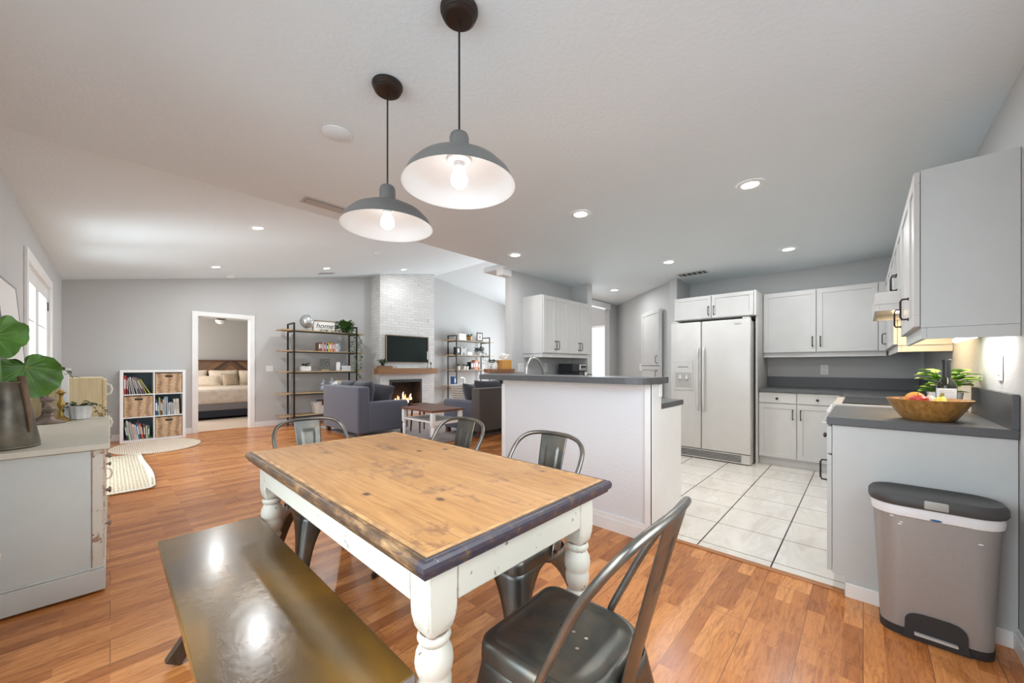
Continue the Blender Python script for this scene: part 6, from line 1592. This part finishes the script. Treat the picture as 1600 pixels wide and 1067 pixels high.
b = MB(); sofa_part(b, SX0 + .005, SX1 - .005, SY0_, SY0_ + .20, .11, .815, .02); b.build('backrest', 'sofar', t, smooth=True)
for x0, x1 in ((SX0, SX0 + .17), (SX1 - .17, SX1)): b = MB(); sofa_part(b, x0, x1, SY0_ + .16, SY1_, .10, .60, .05); b.build('armrest', 'sofa', t, smooth=True)
b = MB(); sofa_part(b, SX0 + .17, SX1 - .17, SY0_ + .20, SY1_ - .03, .10, .33, .02); b.build('seat_base', 'sofa', t, smooth=True)
for k in range(3):
    x0 = SX0 + .18 + k * .575; b = MB(); sofa_part(b, x0, x0 + .565, SY0_ + .22, SY1_, .33, .47, .05); b.build('seat_cushion', 'sofa', t, smooth=True)
    b = MB(); b.cushion(x0 + .28, SY0_ + .27, .71, .58, .46, .26, rot3(R(78), 0, 0), 3.5, .45); b.build('back_cushion', 'sofad', t, smooth=True)
for x in (SX0 + .07, SX1 - .07):
    for y in (SY0_ + .07, SY1_ - .07): b = MB(); b.box(x - .035, x + .035, y - .035, y + .035, .012, .10, .004); b.build('leg', 'darkwood', t)
tag(MB().cushion(4.42, 5.10, .67, .42, .40, .18, rot3(R(62), R(12), R(12)), 3, .5).build('throw_pillow', 'sofad', smooth=True), 'charcoal throw pillow at the left end of the sofa', 'pillow')
tag(MB().cushion(4.86, 5.12, .69, .46, .46, .18, rot3(R(66), R(-6), R(4)), 3, .5).build('throw_pillow', m_stripe('pillow_white_stripe', (.70, .67, .64), (.10, .10, .12), 0, .06, .25), smooth=True), 'white pillow with dark stripes behind the charcoal one', 'pillow')
t = thing('rope_basket', 'large cream rope basket with dark stripes behind the sofa', 'basket', (5.66, 6.65, 0.011))
b = MB(); loft(b, [(rrect(.42, .42, .15), 0.012), (rrect(.62, .60, .22), .36), (rrect(.80, .72, .26), .73), (rrect(.77, .69, .26), .73), (rrect(.58, .56, .22), .32), (rrect(.38, .38, .15), .05)]); b.build('basket_body', 'stripebasket', t, smooth=True)
b = MB(); P = [(x, y, .73) for x, y in rrect(.79, .71, .26)]; b.tube(P, .016, 8, closed=True); b.build('rim', 'rope', t, smooth=True)
# side table
t = thing('side_table', 'white side table with brown wooden top and open shelf between the sofas', 'table', (3.36, 4.82, 0))
w2, l2 = .29, .42
b = MB(); b.box(-w2, w2, -l2, l2, .522, .552, .006); b.build('table_top', wood('side_table_brown', (.11, .035, .02), (.24, .10, .055), 0, .4, 5), t)
for sx_ in (-1, 1):
    for sy_ in (-1, 1):
        x, y = sx_ * (w2 - .045), sy_ * (l2 - .045); b = MB(); b.box(x - .028, x + .028, y - .028, y + .028, .335, .5215, .003)
        b.lathe([(.0, 0.012), (.014, .012), (.020, .03), (.014, .045), (.019, .06), (.024, .20), (.026, .29), (.019, .305), (.026, .32), (.026, .335), (0, .335)], (x, y, 0), 16, cap=False); b.build('leg', 'trim', t, smooth=True)
b = MB(); b.box(-w2 + .03, w2 - .03, -l2 + .03, l2 - .03, .37, .392, .002); b.build('shelf', 'trim', t)
for sy_ in (-1, 1): b = MB(); b.box(-w2 + .07, w2 - .07, sy_ * (l2 - .04) - .008, sy_ * (l2 - .04) + .008, .34, .369); b.build('rail', 'trim', t)
t = thing('wooden_stool', 'low brown wooden stool just behind the white side table', 'stool', (3.80, 5.75, 0.0105))
b = MB(); b.box(-.16, .16, -.16, .16, .47, .50, .006); b.build('seat', 'darkwood', t)
for sx_ in (-1, 1):
    for sy_ in (-1, 1): b = MB(); b.tube([(sx_ * .12, sy_ * .12, .469), (sx_ * .14, sy_ * .14, .012)], [.018, .013], 10); b.build('leg', 'darkwood', t)

for o in list(bpy.data.objects):
    if '_w' in o: del o['_w']
